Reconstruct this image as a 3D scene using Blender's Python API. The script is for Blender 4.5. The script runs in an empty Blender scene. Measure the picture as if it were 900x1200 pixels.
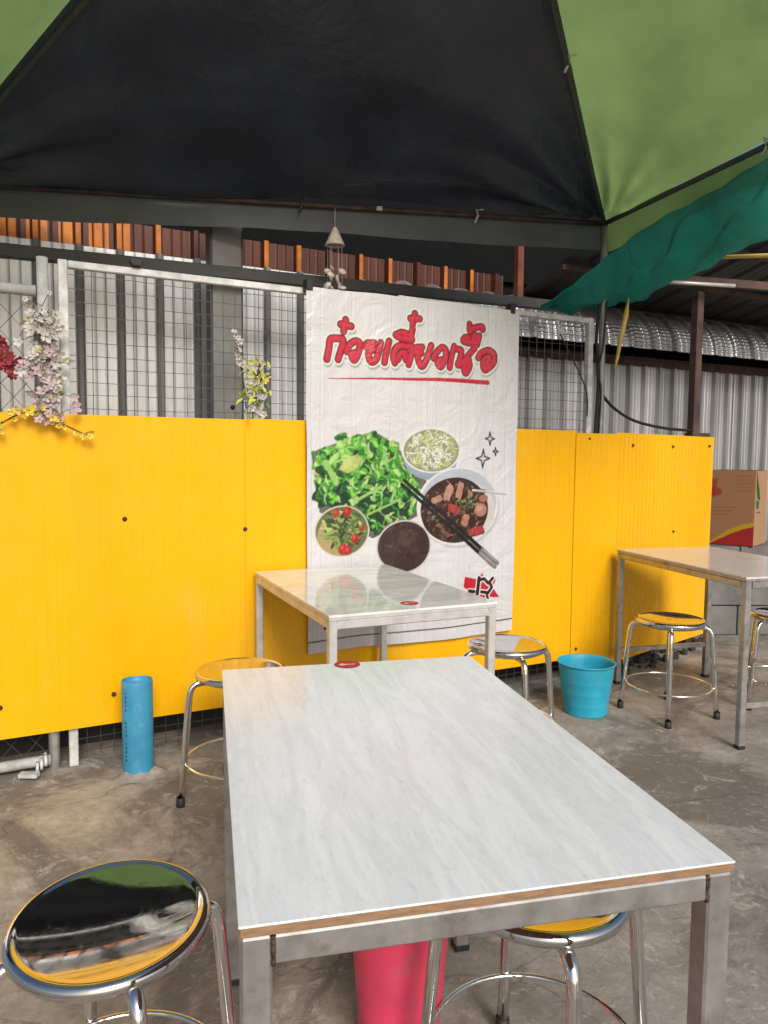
import bpy, math, random
import numpy as np
from mathutils import Vector, Matrix

R = math.radians
scene = bpy.context.scene
COL = scene.collection
random.seed(7)
rng = np.random.RandomState(11)

# ------------------------------------------------------------------ camera
cam_d = bpy.data.cameras.new('camera')
cam = bpy.data.objects.new('camera', cam_d)
COL.objects.link(cam)
cam_d.sensor_fit = 'VERTICAL'
cam_d.sensor_height = 36.0
cam_d.lens = 874.9 / 1200 * 36.0
cam_d.clip_end = 500
cam_d.clip_start = 0.02
PITCH, ROLL = 0.0747, 0.0081
fw = Vector((0, math.cos(PITCH), -math.sin(PITCH)))
rt = Vector((1, 0, 0)); up = rt.cross(fw)
r2 = rt * math.cos(ROLL) + up * math.sin(ROLL)
u2 = up * math.cos(ROLL) - rt * math.sin(ROLL)
M = Matrix((r2, u2, -fw)).transposed().to_4x4()
M.translation = Vector((0, 0, 1.2477))
cam.matrix_world = M
scene.camera = cam

# ------------------------------------------------------------------ light
SUN_EL, SUN_AZ = 34.0, 20.0          # azimuth measured to the right of straight behind the camera
world = bpy.data.worlds.new('World'); scene.world = world
world.use_nodes = True
wn = world.node_tree.nodes; wl = world.node_tree.links
sky = wn.new('ShaderNodeTexSky'); sky.sky_type = 'NISHITA'; sky.sun_disc = False
sky.sun_elevation = R(SUN_EL); sky.sun_rotation = R(180 - SUN_AZ)
sky.air_density = 1.0; sky.dust_density = 3.0; sky.ozone_density = 0.6
wl.new(sky.outputs[0], wn['Background'].inputs[0])
wn['Background'].inputs[1].default_value = 0.10
sun_d = bpy.data.lights.new('sun', 'SUN'); sun_d.energy = 2.8; sun_d.angle = R(24.0)
sun_d.color = (1.0, 0.955, 0.90)
sun = bpy.data.objects.new('sun', sun_d); COL.objects.link(sun)
sd = Vector((math.sin(R(SUN_AZ)) * math.cos(R(SUN_EL)), -math.cos(R(SUN_AZ)) * math.cos(R(SUN_EL)), math.sin(R(SUN_EL))))
sun.rotation_euler = sd.to_track_quat('Z', 'Y').to_euler()
sun.location = (3, -4, 6)
vs = scene.view_settings
vs.view_transform = 'Standard'; vs.look = 'None'; vs.exposure = 0.08; vs.gamma = 1.0; vs.use_curve_mapping = False

# ------------------------------------------------------------------ helpers
def tag(o, label=None, cat=None, group=None, kind=None):
    if label: o['label'] = label
    if cat: o['category'] = cat
    if group: o['group'] = group
    if kind: o['kind'] = kind
    return o

def empty(name, loc=(0, 0, 0), rz=0, label=None, cat=None, group=None):
    o = bpy.data.objects.new(name, None); COL.objects.link(o)
    o.location = loc; o.rotation_euler = (0, 0, rz); o.empty_display_size = 0.05
    return tag(o, label, cat, group)

class MB:
    """collects shapes, becomes one mesh"""
    def __init__(s): s.v = []; s.f = []; s.sm = []; s.col = None
    def add(s, vs_, fs, smooth=False):
        b = len(s.v); s.v += [tuple(p) for p in vs_]; s.f += [tuple(i + b for i in f) for f in fs]; s.sm += [smooth] * len(fs)
        return s
    def box(s, c, d, mat=None, ch=0.0):
        x, y, z = d[0] / 2, d[1] / 2, d[2] / 2
        if ch <= 0:
            vv = [Vector((a * x, b * y, e * z)) for a in (-1, 1) for b in (-1, 1) for e in (-1, 1)]
            ff = [(0, 1, 3, 2), (4, 6, 7, 5), (0, 4, 5, 1), (2, 3, 7, 6), (0, 2, 6, 4), (1, 5, 7, 3)]
        else:
            vv, ff = [], []
            idx = {}
            for a in (-1, 1):
                for b in (-1, 1):
                    for e in (-1, 1):
                        for k in range(3):
                            p = [a * x, b * y, e * z]
                            for j in range(3):
                                if j != k: p[j] -= (a, b, e)[j] * ch
                            idx[(a, b, e, k)] = len(vv); vv.append(Vector(p))
            for k in range(3):
                for sgn in (-1, 1):
                    o = [(-1, -1), (1, -1), (1, 1), (-1, 1)]
                    q = []
                    for (p1, p2) in o:
                        t = [0, 0, 0]; t[k] = sgn; t[(k + 1) % 3] = p1; t[(k + 2) % 3] = p2
                        q.append(idx[(t[0], t[1], t[2], k)])
                    ff.append(tuple(q if sgn > 0 else q[::-1]))
            for k in range(3):
                i, j = (k + 1) % 3, (k + 2) % 3
                for si in (-1, 1):
                    for sj in (-1, 1):
                        def key(e, w):
                            t = [0, 0, 0]; t[k] = e; t[i] = si; t[j] = sj; return idx[(t[0], t[1], t[2], w)]
                        q = [key(-1, i), key(1, i), key(1, j), key(-1, j)]
                        ff.append(tuple(q if si * sj < 0 else q[::-1]))
            for a in (-1, 1):
                for b in (-1, 1):
                    for e in (-1, 1):
                        q = [idx[(a, b, e, k)] for k in range(3)]
                        ff.append(tuple(q if a * b * e > 0 else q[::-1]))
        c = Vector(c)
        vv = [(mat @ p if mat else p) + c for p in vv]
        return s.add(vv, ff)
    def tube(s, path, r, seg=10, closed=False, caps=True):
        P = [Vector(p) for p in path]; n = len(P)
        rs = r if isinstance(r, (list, tuple)) else [r] * n
        vv, ff = [], []
        prev = None
        for i in range(n):
            if closed: t = P[(i + 1) % n] - P[i - 1]
            else: t = P[min(i + 1, n - 1)] - P[max(i - 1, 0)]
            t.normalize()
            if prev is None:
                a = Vector((0, 0, 1)) if abs(t.z) < .9 else Vector((1, 0, 0))
                nx = t.cross(a).normalized()
            else:
                nx = (prev - t * prev.dot(t)).normalized()
            prev = nx; ny = t.cross(nx)
            for k in range(seg):
                an = 2 * math.pi * (k + .5) / seg
                vv.append(P[i] + (nx * math.cos(an) + ny * math.sin(an)) * rs[i])
        m = n if closed else n - 1
        for i in range(m):
            for k in range(seg):
                a = i * seg + k; b = i * seg + (k + 1) % seg
                c = ((i + 1) % n) * seg + (k + 1) % seg; d = ((i + 1) % n) * seg + k
                ff.append((a, b, c, d))
        s.add(vv, ff, seg > 4)
        if caps and not closed:
            b0 = len(s.v) - len(vv)
            s.f.append(tuple(b0 + k for k in range(seg))[::-1]); s.sm.append(False)
            s.f.append(tuple(b0 + (n - 1) * seg + k for k in range(seg))); s.sm.append(False)
        return s
    def lathe(s, prof, seg=48, c=(0, 0, 0), smooth=True):
        vv, ff = [], []
        for (r, z) in prof:
            for k in range(seg):
                a = 2 * math.pi * k / seg
                vv.append((c[0] + r * math.cos(a), c[1] + r * math.sin(a), c[2] + z))
        for i in range(len(prof) - 1):
            for k in range(seg):
                ff.append((i * seg + k, i * seg + (k + 1) % seg, (i + 1) * seg + (k + 1) % seg, (i + 1) * seg + k))
        return s.add(vv, ff, smooth)
    def grid(s, fn, nu, nv, smooth=True):
        vv = [fn(i / nu, j / nv) for j in range(nv + 1) for i in range(nu + 1)]
        ff = [(j * (nu + 1) + i, j * (nu + 1) + i + 1, (j + 1) * (nu + 1) + i + 1, (j + 1) * (nu + 1) + i) for j in range(nv) for i in range(nu)]
        return s.add(vv, ff, smooth)
    def mesh(s, name, mat):
        me = bpy.data.meshes.new(name)
        me.from_pydata(s.v, [], s.f); me.polygons.foreach_set('use_smooth', s.sm)
        if mat: me.materials.append(mat)
        me.update()
        return me
    def build(s, name, mat, parent=None, loc=None, rz=None, solid=0):
        return inst(name, s.mesh(name, mat), parent, loc, rz, solid)

def inst(name, me, parent=None, loc=None, rz=None, solid=0):
    o = bpy.data.objects.new(name, me); COL.objects.link(o)
    if parent: o.parent = parent
    if loc is not None: o.location = loc
    if rz is not None: o.rotation_euler = (0, 0, rz)
    if solid:
        m = o.modifiers.new('thickness', 'SOLIDIFY'); m.thickness = solid; m.offset = 0
    return o

def copy_tree(o, parent=None):
    c = o.copy(); COL.objects.link(c); c.parent = parent
    for ch in list(o.children):
        if ch.name != c.name: copy_tree(ch, c)
    return c

# ------------------------------------------------------------------ materials
def lin(c):
    return tuple((x / 12.92 if x <= .04045 else ((x + .055) / 1.055) ** 2.4) for x in [k / 255 for k in c])

class Mat:
    def __init__(s, name, base=(.5, .5, .5), rough=.5, metal=0.0, spec=.5, coord='Object'):
        s.m = bpy.data.materials.new(name); s.m.use_nodes = True
        s.t = s.m.node_tree; s.n = s.t.nodes; s.l = s.t.links
        s.b = s.n['Principled BSDF']; s.out = s.n['Material Output']
        s.b.inputs['Base Color'].default_value = (*base, 1)
        s.b.inputs['Roughness'].default_value = rough
        s.b.inputs['Metallic'].default_value = metal
        s.b.inputs['Specular IOR Level'].default_value = spec
        s.tc = s.n.new('ShaderNodeTexCoord'); s.co = s.tc.outputs[coord]
        s.col = None; s.base = base
    def mapping(s, scale=(1, 1, 1), rot=(0, 0, 0)):
        mp = s.n.new('ShaderNodeMapping'); mp.inputs['Scale'].default_value = scale; mp.inputs['Rotation'].default_value = rot
        s.l.new(s.co, mp.inputs[0]); return mp.outputs[0]
    def noise(s, scale, detail=6, rough=.55, vec=None, dist=0.0):
        n = s.n.new('ShaderNodeTexNoise'); n.inputs['Scale'].default_value = scale
        n.inputs['Detail'].default_value = detail; n.inputs['Roughness'].default_value = rough; n.inputs['Distortion'].default_value = dist
        s.l.new(vec if vec is not None else s.co, n.inputs['Vector']); return n.outputs['Fac']
    def ramp(s, fac, stops):
        r = s.n.new('ShaderNodeValToRGB'); e = r.color_ramp.elements
        while len(e) < len(stops): e.new(.5)
        for k, (p, c) in enumerate(stops):
            e[k].position = p; e[k].color = (*c, 1) if len(c) == 3 else c
        s.l.new(fac, r.inputs[0]); return r.outputs[0]
    def mix(s, fac, a, b, blend='MIX'):
        m = s.n.new('ShaderNodeMix'); m.data_type = 'RGBA'; m.blend_type = blend
        for inp, v in ((m.inputs[0], fac), (m.inputs[6], a), (m.inputs[7], b)):
            if isinstance(v, (int, float)): inp.default_value = v
            elif isinstance(v, tuple): inp.default_value = (*v, 1)
            else: s.l.new(v, inp)
        return m.outputs[2]
    def color(s, sock): s.l.new(sock, s.b.inputs['Base Color']); s.col = sock; return s
    def rough(s, sock): s.l.new(sock, s.b.inputs['Roughness']); return s
    def bump(s, fac, strength=.3, dist=.01):
        b = s.n.new('ShaderNodeBump'); b.inputs['Strength'].default_value = strength; b.inputs['Distance'].default_value = dist
        s.l.new(fac, b.inputs['Height']); s.l.new(b.outputs[0], s.b.inputs['Normal']); return s
    def vary(s, scale=6, amt=.25, bump=0.0, bscale=60, stretch=(1, 1, 1)):
        v = s.mapping(stretch)
        f = s.noise(scale, vec=v)
        d = tuple(x * (1 - amt) for x in s.base); u = tuple(min(1, x * (1 + amt * .6)) for x in s.base)
        s.color(s.ramp(f, [(.3, d), (.7, u)]))
        if bump: s.bump(s.noise(bscale), bump, .004)
        return s

def simple(name, base, rough=.5, metal=0, spec=.5, scale=8, amt=.2, bump=.05, bscale=80, stretch=(1, 1, 1)):
    return Mat(name, base, rough, metal, spec).vary(scale, amt, bump, bscale, stretch).m

# yellow painted corrugated steel
m = Mat('yellow_painted_steel', (.84, .41, .004), .34, 0, .3)
f1 = m.noise(3, vec=m.mapping((1, 1, .25))); f2 = m.noise(90, 3, vec=m.mapping((1, 1, .02)))
c = m.ramp(f1, [(.3, (.77, .39, .003)), (.7, (.83, .43, .005))])
c = m.mix(m.ramp(f2, [(.45, (0, 0, 0)), (.75, (.15, .15, .15))]), c, (.66, .31, .003))
f3 = m.noise(5, 8, .7, vec=m.mapping((1, 1, .5)))
c = m.mix(m.ramp(f3, [(.66, (0, 0, 0)), (.78, (.35, .35, .35))]), c, (.80, .52, .12))
f4 = m.noise(2.2, 9, .72, vec=m.mapping((1, 1, .6)), dist=.7)
c = m.mix(m.ramp(f4, [(.52, (0, 0, 0)), (.70, (.38, .38, .38))]), c, (.62, .40, .06))
f5 = m.noise(26, 8, .8, vec=m.mapping((1, 1, .10)))
c = m.mix(m.ramp(f5, [(.60, (0, 0, 0)), (.70, (.42, .42, .42))]), c, (.42, .23, .02))
f6 = m.noise(60, 6, .8)
c = m.mix(m.ramp(f6, [(.68, (0, 0, 0)), (.74, (.55, .55, .55))]), c, (.25, .15, .03))
m.color(c); m.rough(m.ramp(m.noise(9), [(.3, (.16, .16, .16)), (.7, (.42, .42, .42))]))
m.bump(m.noise(5, 3, vec=m.mapping((1, 1, .35))), .22, .012)
MY = m.m
# galvanised silver sheet
m = Mat('galvanised_sheet', (.62, .63, .65), .32, .4)
f1 = m.noise(4, vec=m.mapping((1, 1, .12))); f2 = m.noise(60, 4, vec=m.mapping((1, 1, .05)))
c = m.ramp(f1, [(.3, (.55, .56, .58)), (.7, (.84, .85, .87))])
c = m.mix(m.ramp(f2, [(.5, (0, 0, 0)), (.8, (.22, .22, .22))]), c, (.30, .29, .28))
f3 = m.noise(7, 8, .7)
c = m.mix(m.ramp(f3, [(.64, (0, 0, 0)), (.78, (.3, .3, .3))]), c, (.26, .22, .19))
m.color(c); m.rough(m.ramp(f1, [(.3, (.26, .26, .26)), (.7, (.45, .45, .45))])); m.bump(m.noise(9, 3), .25, .01)
MSIL = m.m
MSIL2 = simple('dull_galvanised_sheet', (.50, .50, .51), .38, .75, scale=6, amt=.45, stretch=(1, 1, .1))
# orange sheet
MRIB = simple('shaded_rib_tone', (.17, .17, .165), .5, .3, scale=7, amt=.4, stretch=(1, 1, .1))  # dark rib colour paints in the dark reflections on the tilted faces
MOR = simple('orange_sheet_lit', (.50, .15, .010), .4, .1, scale=14, amt=.35)  # bright orange paints the lit flats and rib tops of the band
MBRACK = simple('red_oxide_paint', (.16, .045, .02), .6, scale=9, amt=.4)
MBRN = simple('orange_sheet_shaded', (.085, .024, .012), .45, .2, scale=9, amt=.5, stretch=(1, 1, .2))  # same orange band in its dim, shaded tone
MDARK = simple('void_black', (.008, .008, .009), .9, 0, .1)  # near-black, stands in for the unlit void behind the eaves
MBEAM = simple('charcoal_painted_steel', (.045, .047, .05), .55)
MPOST = simple('grey_painted_steel', (.20, .20, .19), .55, scale=5, amt=.35)
MGPOLE = simple('galvanised_pole', (.34, .33, .32), .5, .4, scale=10, amt=.4)
MRUST = simple('rusty_brown_steel', (.085, .048, .04), .7, .2, scale=12, amt=.5)
MWHITEP = simple('worn_white_paint', (.58, .58, .57), .5, scale=18, amt=.35, bump=.1)
MWIRE = simple('galvanised_wire', (.07, .068, .065), .5, .4)
MCHROME = Mat('chrome', (.80, .79, .77), .09, 1.0)
MCHROME.rough(MCHROME.ramp(MCHROME.noise(30), [(.3, (.05, .05, .05)), (.7, (.14, .14, .14))])); MCHROME = MCHROME.m
m = Mat('polished_seat_steel', (.66, .655, .65), .05, 1.0)
m.rough(m.ramp(m.noise(22, 10, .8, None, 2.0), [(.40, (.02, .02, .02)), (.52, (.06, .06, .06)), (.75, (.22, .22, .22))]))
m.bump(m.noise(7, 2), .022, .008); MSEAT = m.m
MBLACK = simple('black_rubber', (.015, .015, .016), .6)
# table frame steel
m = Mat('bare_tube_steel', (.42, .41, .40), .42, .75)
f1 = m.noise(14, 8, .65); f2 = m.noise(70, 4, vec=m.mapping((.15, .15, .15)))
c = m.ramp(f1, [(.3, (.30, .29, .28)), (.7, (.52, .51, .50))])
c = m.mix(m.ramp(m.noise(9, 8, .7), [(.54, (0, 0, 0)), (.66, (.75, .75, .75))]), c, (.25, .16, .11))
m.color(c); m.rough(m.ramp(f1, [(.3, (.32, .32, .32)), (.7, (.55, .55, .55))])); MFRAME = m.m
MALU = simple('pale_painted_tube', (.62, .61, .60), .4, .35, scale=14, amt=.25)
MWELD = simple('weld_burn', (.10, .065, .05), .6, .5, scale=60, amt=.6, bump=.6, bscale=150)
m = Mat('mdf_edge', (.29, .175, .10), .85)
m.vary(40, .3, .2, 200, (1, 1, 6)); MMDF = m.m

def marble(name, base, vein, rough, ang, stretch, amount, vscale=3.0):
    m = Mat(name, base, rough, 0, .5)
    v = m.mapping(stretch, (0, 0, ang))
    f1 = m.noise(vscale, 9, .62, v, .6); f2 = m.noise(vscale * 5, 8, .7, v, .3); f3 = m.noise(1.7, 3)
    c = m.ramp(f1, [(.40, base), (.50, tuple(b * (1 - amount) + q * amount for b, q in zip(base, vein))), (.58, base), (.72, tuple(b * (1 - amount * .7) + q * amount * .7 for b, q in zip(base, vein)))])
    c = m.mix(m.ramp(f2, [(.50, (0, 0, 0)), (.75, (amount, amount, amount))]), c, vein)
    c = m.mix(m.ramp(m.noise(34, 8, .75, m.mapping((stretch[0] * .35, 1, 1), (0, 0, ang)), .5), [(.53, (0, 0, 0)), (.70, (.42, .42, .42))]), c, vein)
    m.color(c)
    m.rough(m.ramp(f2, [(.3, (rough * .8,) * 3), (.7, (rough * 1.3,) * 3)]))
    return m.m
MTILE1 = marble('white_stone_tile', (.84, .86, .86), (.50, .52, .525), .15, R(14), (9, 1.1, 1), .26, 1.5)
MTILE2 = marble('pale_grey_marble_tile', (.60, .62, .60), (.80, .82, .80), .06, R(30), (1, 2, 1), .8, 2.2)
MTILE3 = marble('cream_tile', (.66, .64, .62), (.5, .48, .46), .14, R(50), (1, 3, 1), .4, 2)

def fabric(name, base, trans, rough=.7, amt=.25, wr=0.0):
    m = Mat(name, base, rough, 0, .35)
    f = m.noise(2.2, 5); w = m.noise(240, 2)
    d = tuple(x * (1 - amt) for x in base); u = tuple(x * (1 + amt * .7) for x in base)
    c = m.ramp(f, [(.3, d), (.7, u)]); m.color(c); m.bump(m.noise(7, 5, .6, None, 1.5) if wr else w, wr or .15, .03 if wr else .002)
    if trans > 0:
        tr = m.n.new('ShaderNodeBsdfTranslucent'); m.l.new(c, tr.inputs[0])
        mx = m.n.new('ShaderNodeMixShader'); mx.inputs[0].default_value = trans
        m.l.new(m.b.outputs[0], mx.inputs[1]); m.l.new(tr.outputs[0], mx.inputs[2]); m.l.new(mx.outputs[0], m.out.inputs[0])
    return m.m
MNAVY = fabric('navy_canvas', (.040, .049, .068), 0, .36, .4, wr=.4)
MVAL = fabric('charcoal_canvas', (.11, .12, .13), 0, .7)
MGREEN = fabric('green_canvas', (.26, .385, .135), .6, .7)
MTEAL = fabric('teal_tarp', (.06, .45, .38), .6, .42, wr=.9)
MYPOLE = simple('yellow_plastic', (.75, .55, .12), .5)
m = Mat('blue_plastic', (.02, .34, .50), .38, 0, .5); m.vary(7, .2, .05, 60); c = m.mix(m.ramp(m.noise(16, 9, .75, vec=m.mapping((1, 1, .4)), dist=.8), [(.54, (0, 0, 0)), (.70, (.45, .45, .45))]), m.col, (.20, .19, .17)); m.color(c); m.rough(m.ramp(m.noise(12, 8, .7), [(.3, (.28, .28, .28)), (.7, (.6, .6, .6))])); MBLUE = m.m
m = Mat('red_plastic', (.76, .06, .13), .4, 0, .5); m.vary(7, .2, .05, 60); c = m.mix(m.ramp(m.noise(16, 9, .75, vec=m.mapping((1, 1, .4)), dist=.8), [(.54, (0, 0, 0)), (.70, (.45, .45, .45))]), m.col, (.20, .19, .17)); m.color(c); m.rough(m.ramp(m.noise(12, 8, .7), [(.3, (.28, .28, .28)), (.7, (.6, .6, .6))])); MRED = m.m
m = Mat('blue_pvc', (.03, .25, .42), .5)
c = m.ramp(m.noise(9), [(.3, (.025, .21, .37)), (.7, (.05, .30, .48))])
c = m.mix(m.ramp(m.noise(26, 8, .7), [(.56, (0, 0, 0)), (.72, (.55, .55, .55))]), c, (.26, .32, .35)); m.color(c); m.bump(m.noise(40), .2, .004); MPVC = m.m
MCEM = simple('rough_cement', (.30, .27, .24), .9, scale=20, amt=.4, bump=.6, bscale=60)
MCONC = simple('grey_render', (.16, .155, .15), .85, scale=5, amt=.4, bump=.3, bscale=40)
MRUB = simple('dark_rubble', (.05, .042, .036), .95, scale=14, amt=.5, bump=.5)
MPETW = simple('white_petal', (.54, .50, .46), .7, scale=20, amt=.2)
MPETP = simple('faded_pink_petal', (.50, .37, .40), .7, scale=20, amt=.25)
MPETR = simple('red_petal', (.28, .025, .035), .6, scale=20, amt=.3)
MPETY = simple('yellow_petal', (.74, .55, .08), .65, scale=20, amt=.25)
MLEAF = simple('dull_leaf', (.20, .26, .07), .6, scale=20, amt=.3)
MLEAFY = simple('lime_leaf', (.50, .55, .07), .6, scale=20, amt=.3)
MSTEM = simple('brown_stem', (.11, .06, .035), .8)
MSHELL = simple('sea_shell', (.66, .58, .50), .35, scale=60, amt=.35)
MSTRING = simple('nylon_string', (.55, .53, .50), .6)
MCLEAR = simple('crumpled_plastic', (.62, .62, .63), .15, .3, scale=30, amt=.4)

# concrete floor
m = Mat('stained_concrete', (.25, .22, .19), .8, 0, .35)
big = m.noise(.75, 5, .6); mid = m.noise(3.0, 8, .65, None, .4); fine = m.noise(26, 6, .7); sp = m.noise(6, 10, .8, None, 1.2)
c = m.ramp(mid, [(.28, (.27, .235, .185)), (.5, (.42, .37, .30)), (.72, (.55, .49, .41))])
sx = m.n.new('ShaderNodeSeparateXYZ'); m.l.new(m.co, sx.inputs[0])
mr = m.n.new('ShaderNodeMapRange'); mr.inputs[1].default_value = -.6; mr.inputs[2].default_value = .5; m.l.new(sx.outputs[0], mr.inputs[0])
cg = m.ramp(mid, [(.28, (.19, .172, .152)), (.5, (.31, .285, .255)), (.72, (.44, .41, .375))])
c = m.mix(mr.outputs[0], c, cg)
c = m.mix(m.ramp(fine, [(.4, (.35, .35, .35)), (.65, (0, 0, 0))]), c, (.16, .138, .115))
c = m.mix(m.ramp(m.noise(1.15, 9, .68, None, .9), [(.50, (0, 0, 0)), (.57, (.75, .75, .75))]), c, (.13, .112, .096))
c = m.mix(m.ramp(m.noise(15, 9, .8, None, 1.8), [(.56, (0, 0, 0)), (.66, (.6, .6, .6))]), c, (.58, .53, .46))
c = m.mix(m.ramp(m.noise(11, 9, .8, None, 1.0), [(.34, (.5, .5, .5)), (.44, (0, 0, 0))]), c, (.15, .13, .105))
c = m.mix(m.ramp(sp, [(.56, (0, 0, 0)), (.64, (.65, .65, .65))]), c, (.55, .51, .46))
vo = m.n.new('ShaderNodeTexVoronoi'); vo.feature = 'DISTANCE_TO_EDGE'; vo.inputs['Scale'].default_value = .9
wv = m.n.new('ShaderNodeVectorMath'); wv.operation = 'ADD'
nz = m.n.new('ShaderNodeTexNoise'); nz.inputs['Scale'].default_value = 2.5; nz.inputs['Detail'].default_value = 6; m.l.new(m.co, nz.inputs[0])
scl = m.n.new('ShaderNodeVectorMath'); scl.operation = 'SCALE'; scl.inputs['Scale'].default_value = .7; m.l.new(nz.outputs['Color'], scl.inputs[0])
m.l.new(m.co, wv.inputs[0]); m.l.new(scl.outputs[0], wv.inputs[1]); m.l.new(wv.outputs[0], vo.inputs['Vector'])
c = m.mix(m.ramp(vo.outputs['Distance'], [(.0, (.45, .45, .45)), (.007, (0, 0, 0))]), c, (.06, .052, .045))
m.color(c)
m.rough(m.ramp(big, [(.45, (.85, .85, .85)), (.62, (.55, .55, .55))]))
ad = m.mix(.5, mid, fine); m.bump(m.mix(.4, ad, sp), .9, .014)
MFLOOR = m.m

# ------------------------------------------------------------------ the fence line frame
YAW = .47
WO = Vector((0, 3.494, 0)); WD = Vector((math.cos(YAW), math.sin(YAW), 0)); WN = Vector((-math.sin(YAW), math.cos(YAW), 0))
def Wp(s, z, off=0.0): return WO + WD * s + WN * off + Vector((0, 0, z))

# ground
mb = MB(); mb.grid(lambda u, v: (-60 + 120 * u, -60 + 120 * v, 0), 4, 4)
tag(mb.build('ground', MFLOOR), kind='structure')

# ------------------------------------------------------------------ corrugated sheets
def sheet(name, s0, s1, z0, z1, off, prof, mat, parent, step=.006, nz=1, p0=None, dirv=None, wob=0.0):
    """prof(s) -> push towards the viewer"""
    n = max(2, int((s1 - s0) / step)); mb = MB()
    def fn(u, v):
        s = s0 + (s1 - s0) * u; zt = z1(s) if callable(z1) else z1; zb = z0(s) if callable(z0) else z0
        z = zb + (zt - zb) * v
        w = wob * math.sin(s * 5 + z * 3.1) if wob else 0
        if p0 is None: return Wp(s, z, off - prof(s) + w)
        nrm = Vector((-dirv.y, dirv.x, 0))
        return p0 + dirv * s + nrm * (off - prof(s) + w) + Vector((0, 0, z))
    mb.grid(fn, n, nz, smooth=False)
    return mb.build(name, mat, parent)

def trapezoid(pitch, h, top, side):
    def f(s):
        x = (s % pitch) / pitch
        a, b = side / pitch, (side + top) / pitch
        if x < a: return h * x / a
        if x < b: return h
        if x < b + a: return h * (1 - (x - b) / a)
        # two small stiffening ribs in the pan
        y = (x - b - a) / (1 - b - a)
        for c0 in (.33, .67):
            if abs(y - c0) < .05: return .004 * (1 - abs(y - c0) / .05)
        return 0
    return f

def micro(pitch, h, phase=0):
    def f(s):
        x = ((s + phase) % pitch) / pitch
        return h * (max(0, 1 - abs(x - .5) / .22))
    return f

# yellow wall
yw = empty('yellow_sheet_wall', Wp(0, 0, 0), 0, 'bright yellow corrugated steel cladding screwed along the lower half of the fence', 'wall')
def rel(o, p):   # keep world place under parent at location p
    o.matrix_parent_inverse = Matrix.Translation(p.location).inverted(); return o
for (s0, s1, zb, zt, off, prof) in (
        (-2.35, -.650, .163, 1.398, .000, micro(.040, .0005)),
        (-.668, .36, .158, 1.402, -.004, micro(.040, .0005, .01)),
        (.345, 1.152, .150, 1.392, .000, micro(.040, .0012)),
        (1.146, 1.440, lambda s: .150 - .06 * max(0, (s - 1.146) / .29), 1.380, -.005, micro(.036, .0014))):
    rel(sheet('sheet', s0, s1, zb, zt, off, prof, MY, yw, .005, 6, wob=.0018), yw)
c0 = Wp(1.436, 0, -.004); dR = Vector((math.cos(R(41.5)), math.sin(R(41.5)), 0))
rel(sheet('sheet', 0, 1.17, .09, 1.388, 0, micro(.042, .0042), MY, yw, .005, 6, p0=c0, dirv=dR, wob=.002), yw)
# screws
mb = MB(); mb.lathe([(0, 0), (.0095, 0), (.0095, .002), (.0055, .003), (.0055, .008), (0, .009)], 8); mscrew = mb.mesh('screw', MRUST)
def screw(P, n):
    o = inst('screw', mscrew, yw); o.rotation_euler = n.to_track_quat('Z', 'Y').to_euler(); o.location = P; rel(o, yw)
nf = -WN
for s, z in ((-1.161, .990), (-.669, .931), (-1.215, .284), (-1.622, .288), (1.238, 1.351), (1.183, .203)):
    screw(Wp(s, z, -.004), nf)
nr = Vector((dR.y, -dR.x, 0))
for s, z in ((.16, 1.32), (.62, 1.32), (1.10, 1.33), (.66, .80)):
    screw(c0 + dR * s + Vector((0, 0, z)) + nr * .006, nr)

# ------------------------------------------------------------------ fence panels
def welded_panel(label, s0, s1, z1, post=True):
    e = empty('welded_mesh_fence', Wp(s0, 0, .04), 0, label, 'fence', 'welded mesh panels behind the yellow sheets')
    O = .045
    for ss in (s0, s1):
        mb = MB(); mb.box(Wp(ss, z1 / 2, O), (.034, .034, z1), Matrix.Rotation(YAW, 3, 'Z'), .003); rel(mb.build('upright', MWHITEP, e), e)
    for zz in (z1 - .015,):
        mb = MB(); mb.box(Wp((s0 + s1) / 2, zz, O), (s1 - s0 - .036, .03, .028), Matrix.Rotation(YAW, 3, 'Z'), .003); rel(mb.build('rail', MWHITEP, e), e)
    mb = MB(); n = int((s1 - s0) / .05)
    for i in range(1, n):
        s = s0 + (s1 - s0) * i / n
        b = .004 * math.sin(i * 2.3)
        mb.tube([Wp(s, .03, O), Wp(s + b, z1 * .5, O), Wp(s, z1 - .03, O)], .0016, 4, caps=False)
    n = int(z1 / .05)
    for i in range(1, n):
        z = z1 * i / n
        mb.tube([Wp(s0 + .018, z, O + .004)] + [Wp(s0 + (s1 - s0) * k / 6, z + .004 * math.sin(i * 3 + k * 1.7), O + .004) for k in range(1, 6)] + [Wp(s1 - .018, z, O + .004)], .0016, 4, caps=False)
    rel(tag(mb.build('wire_mesh', MWIRE, e), kind='stuff'), e)
    return e
welded_panel('white framed welded mesh fence panel holding the small lime and white flower sprig', -1.365, .03, 1.985)
welded_panel('narrow visible end of mesh fence panel between poster and grey tent pole', .10, 1.262, 2.0)

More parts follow.
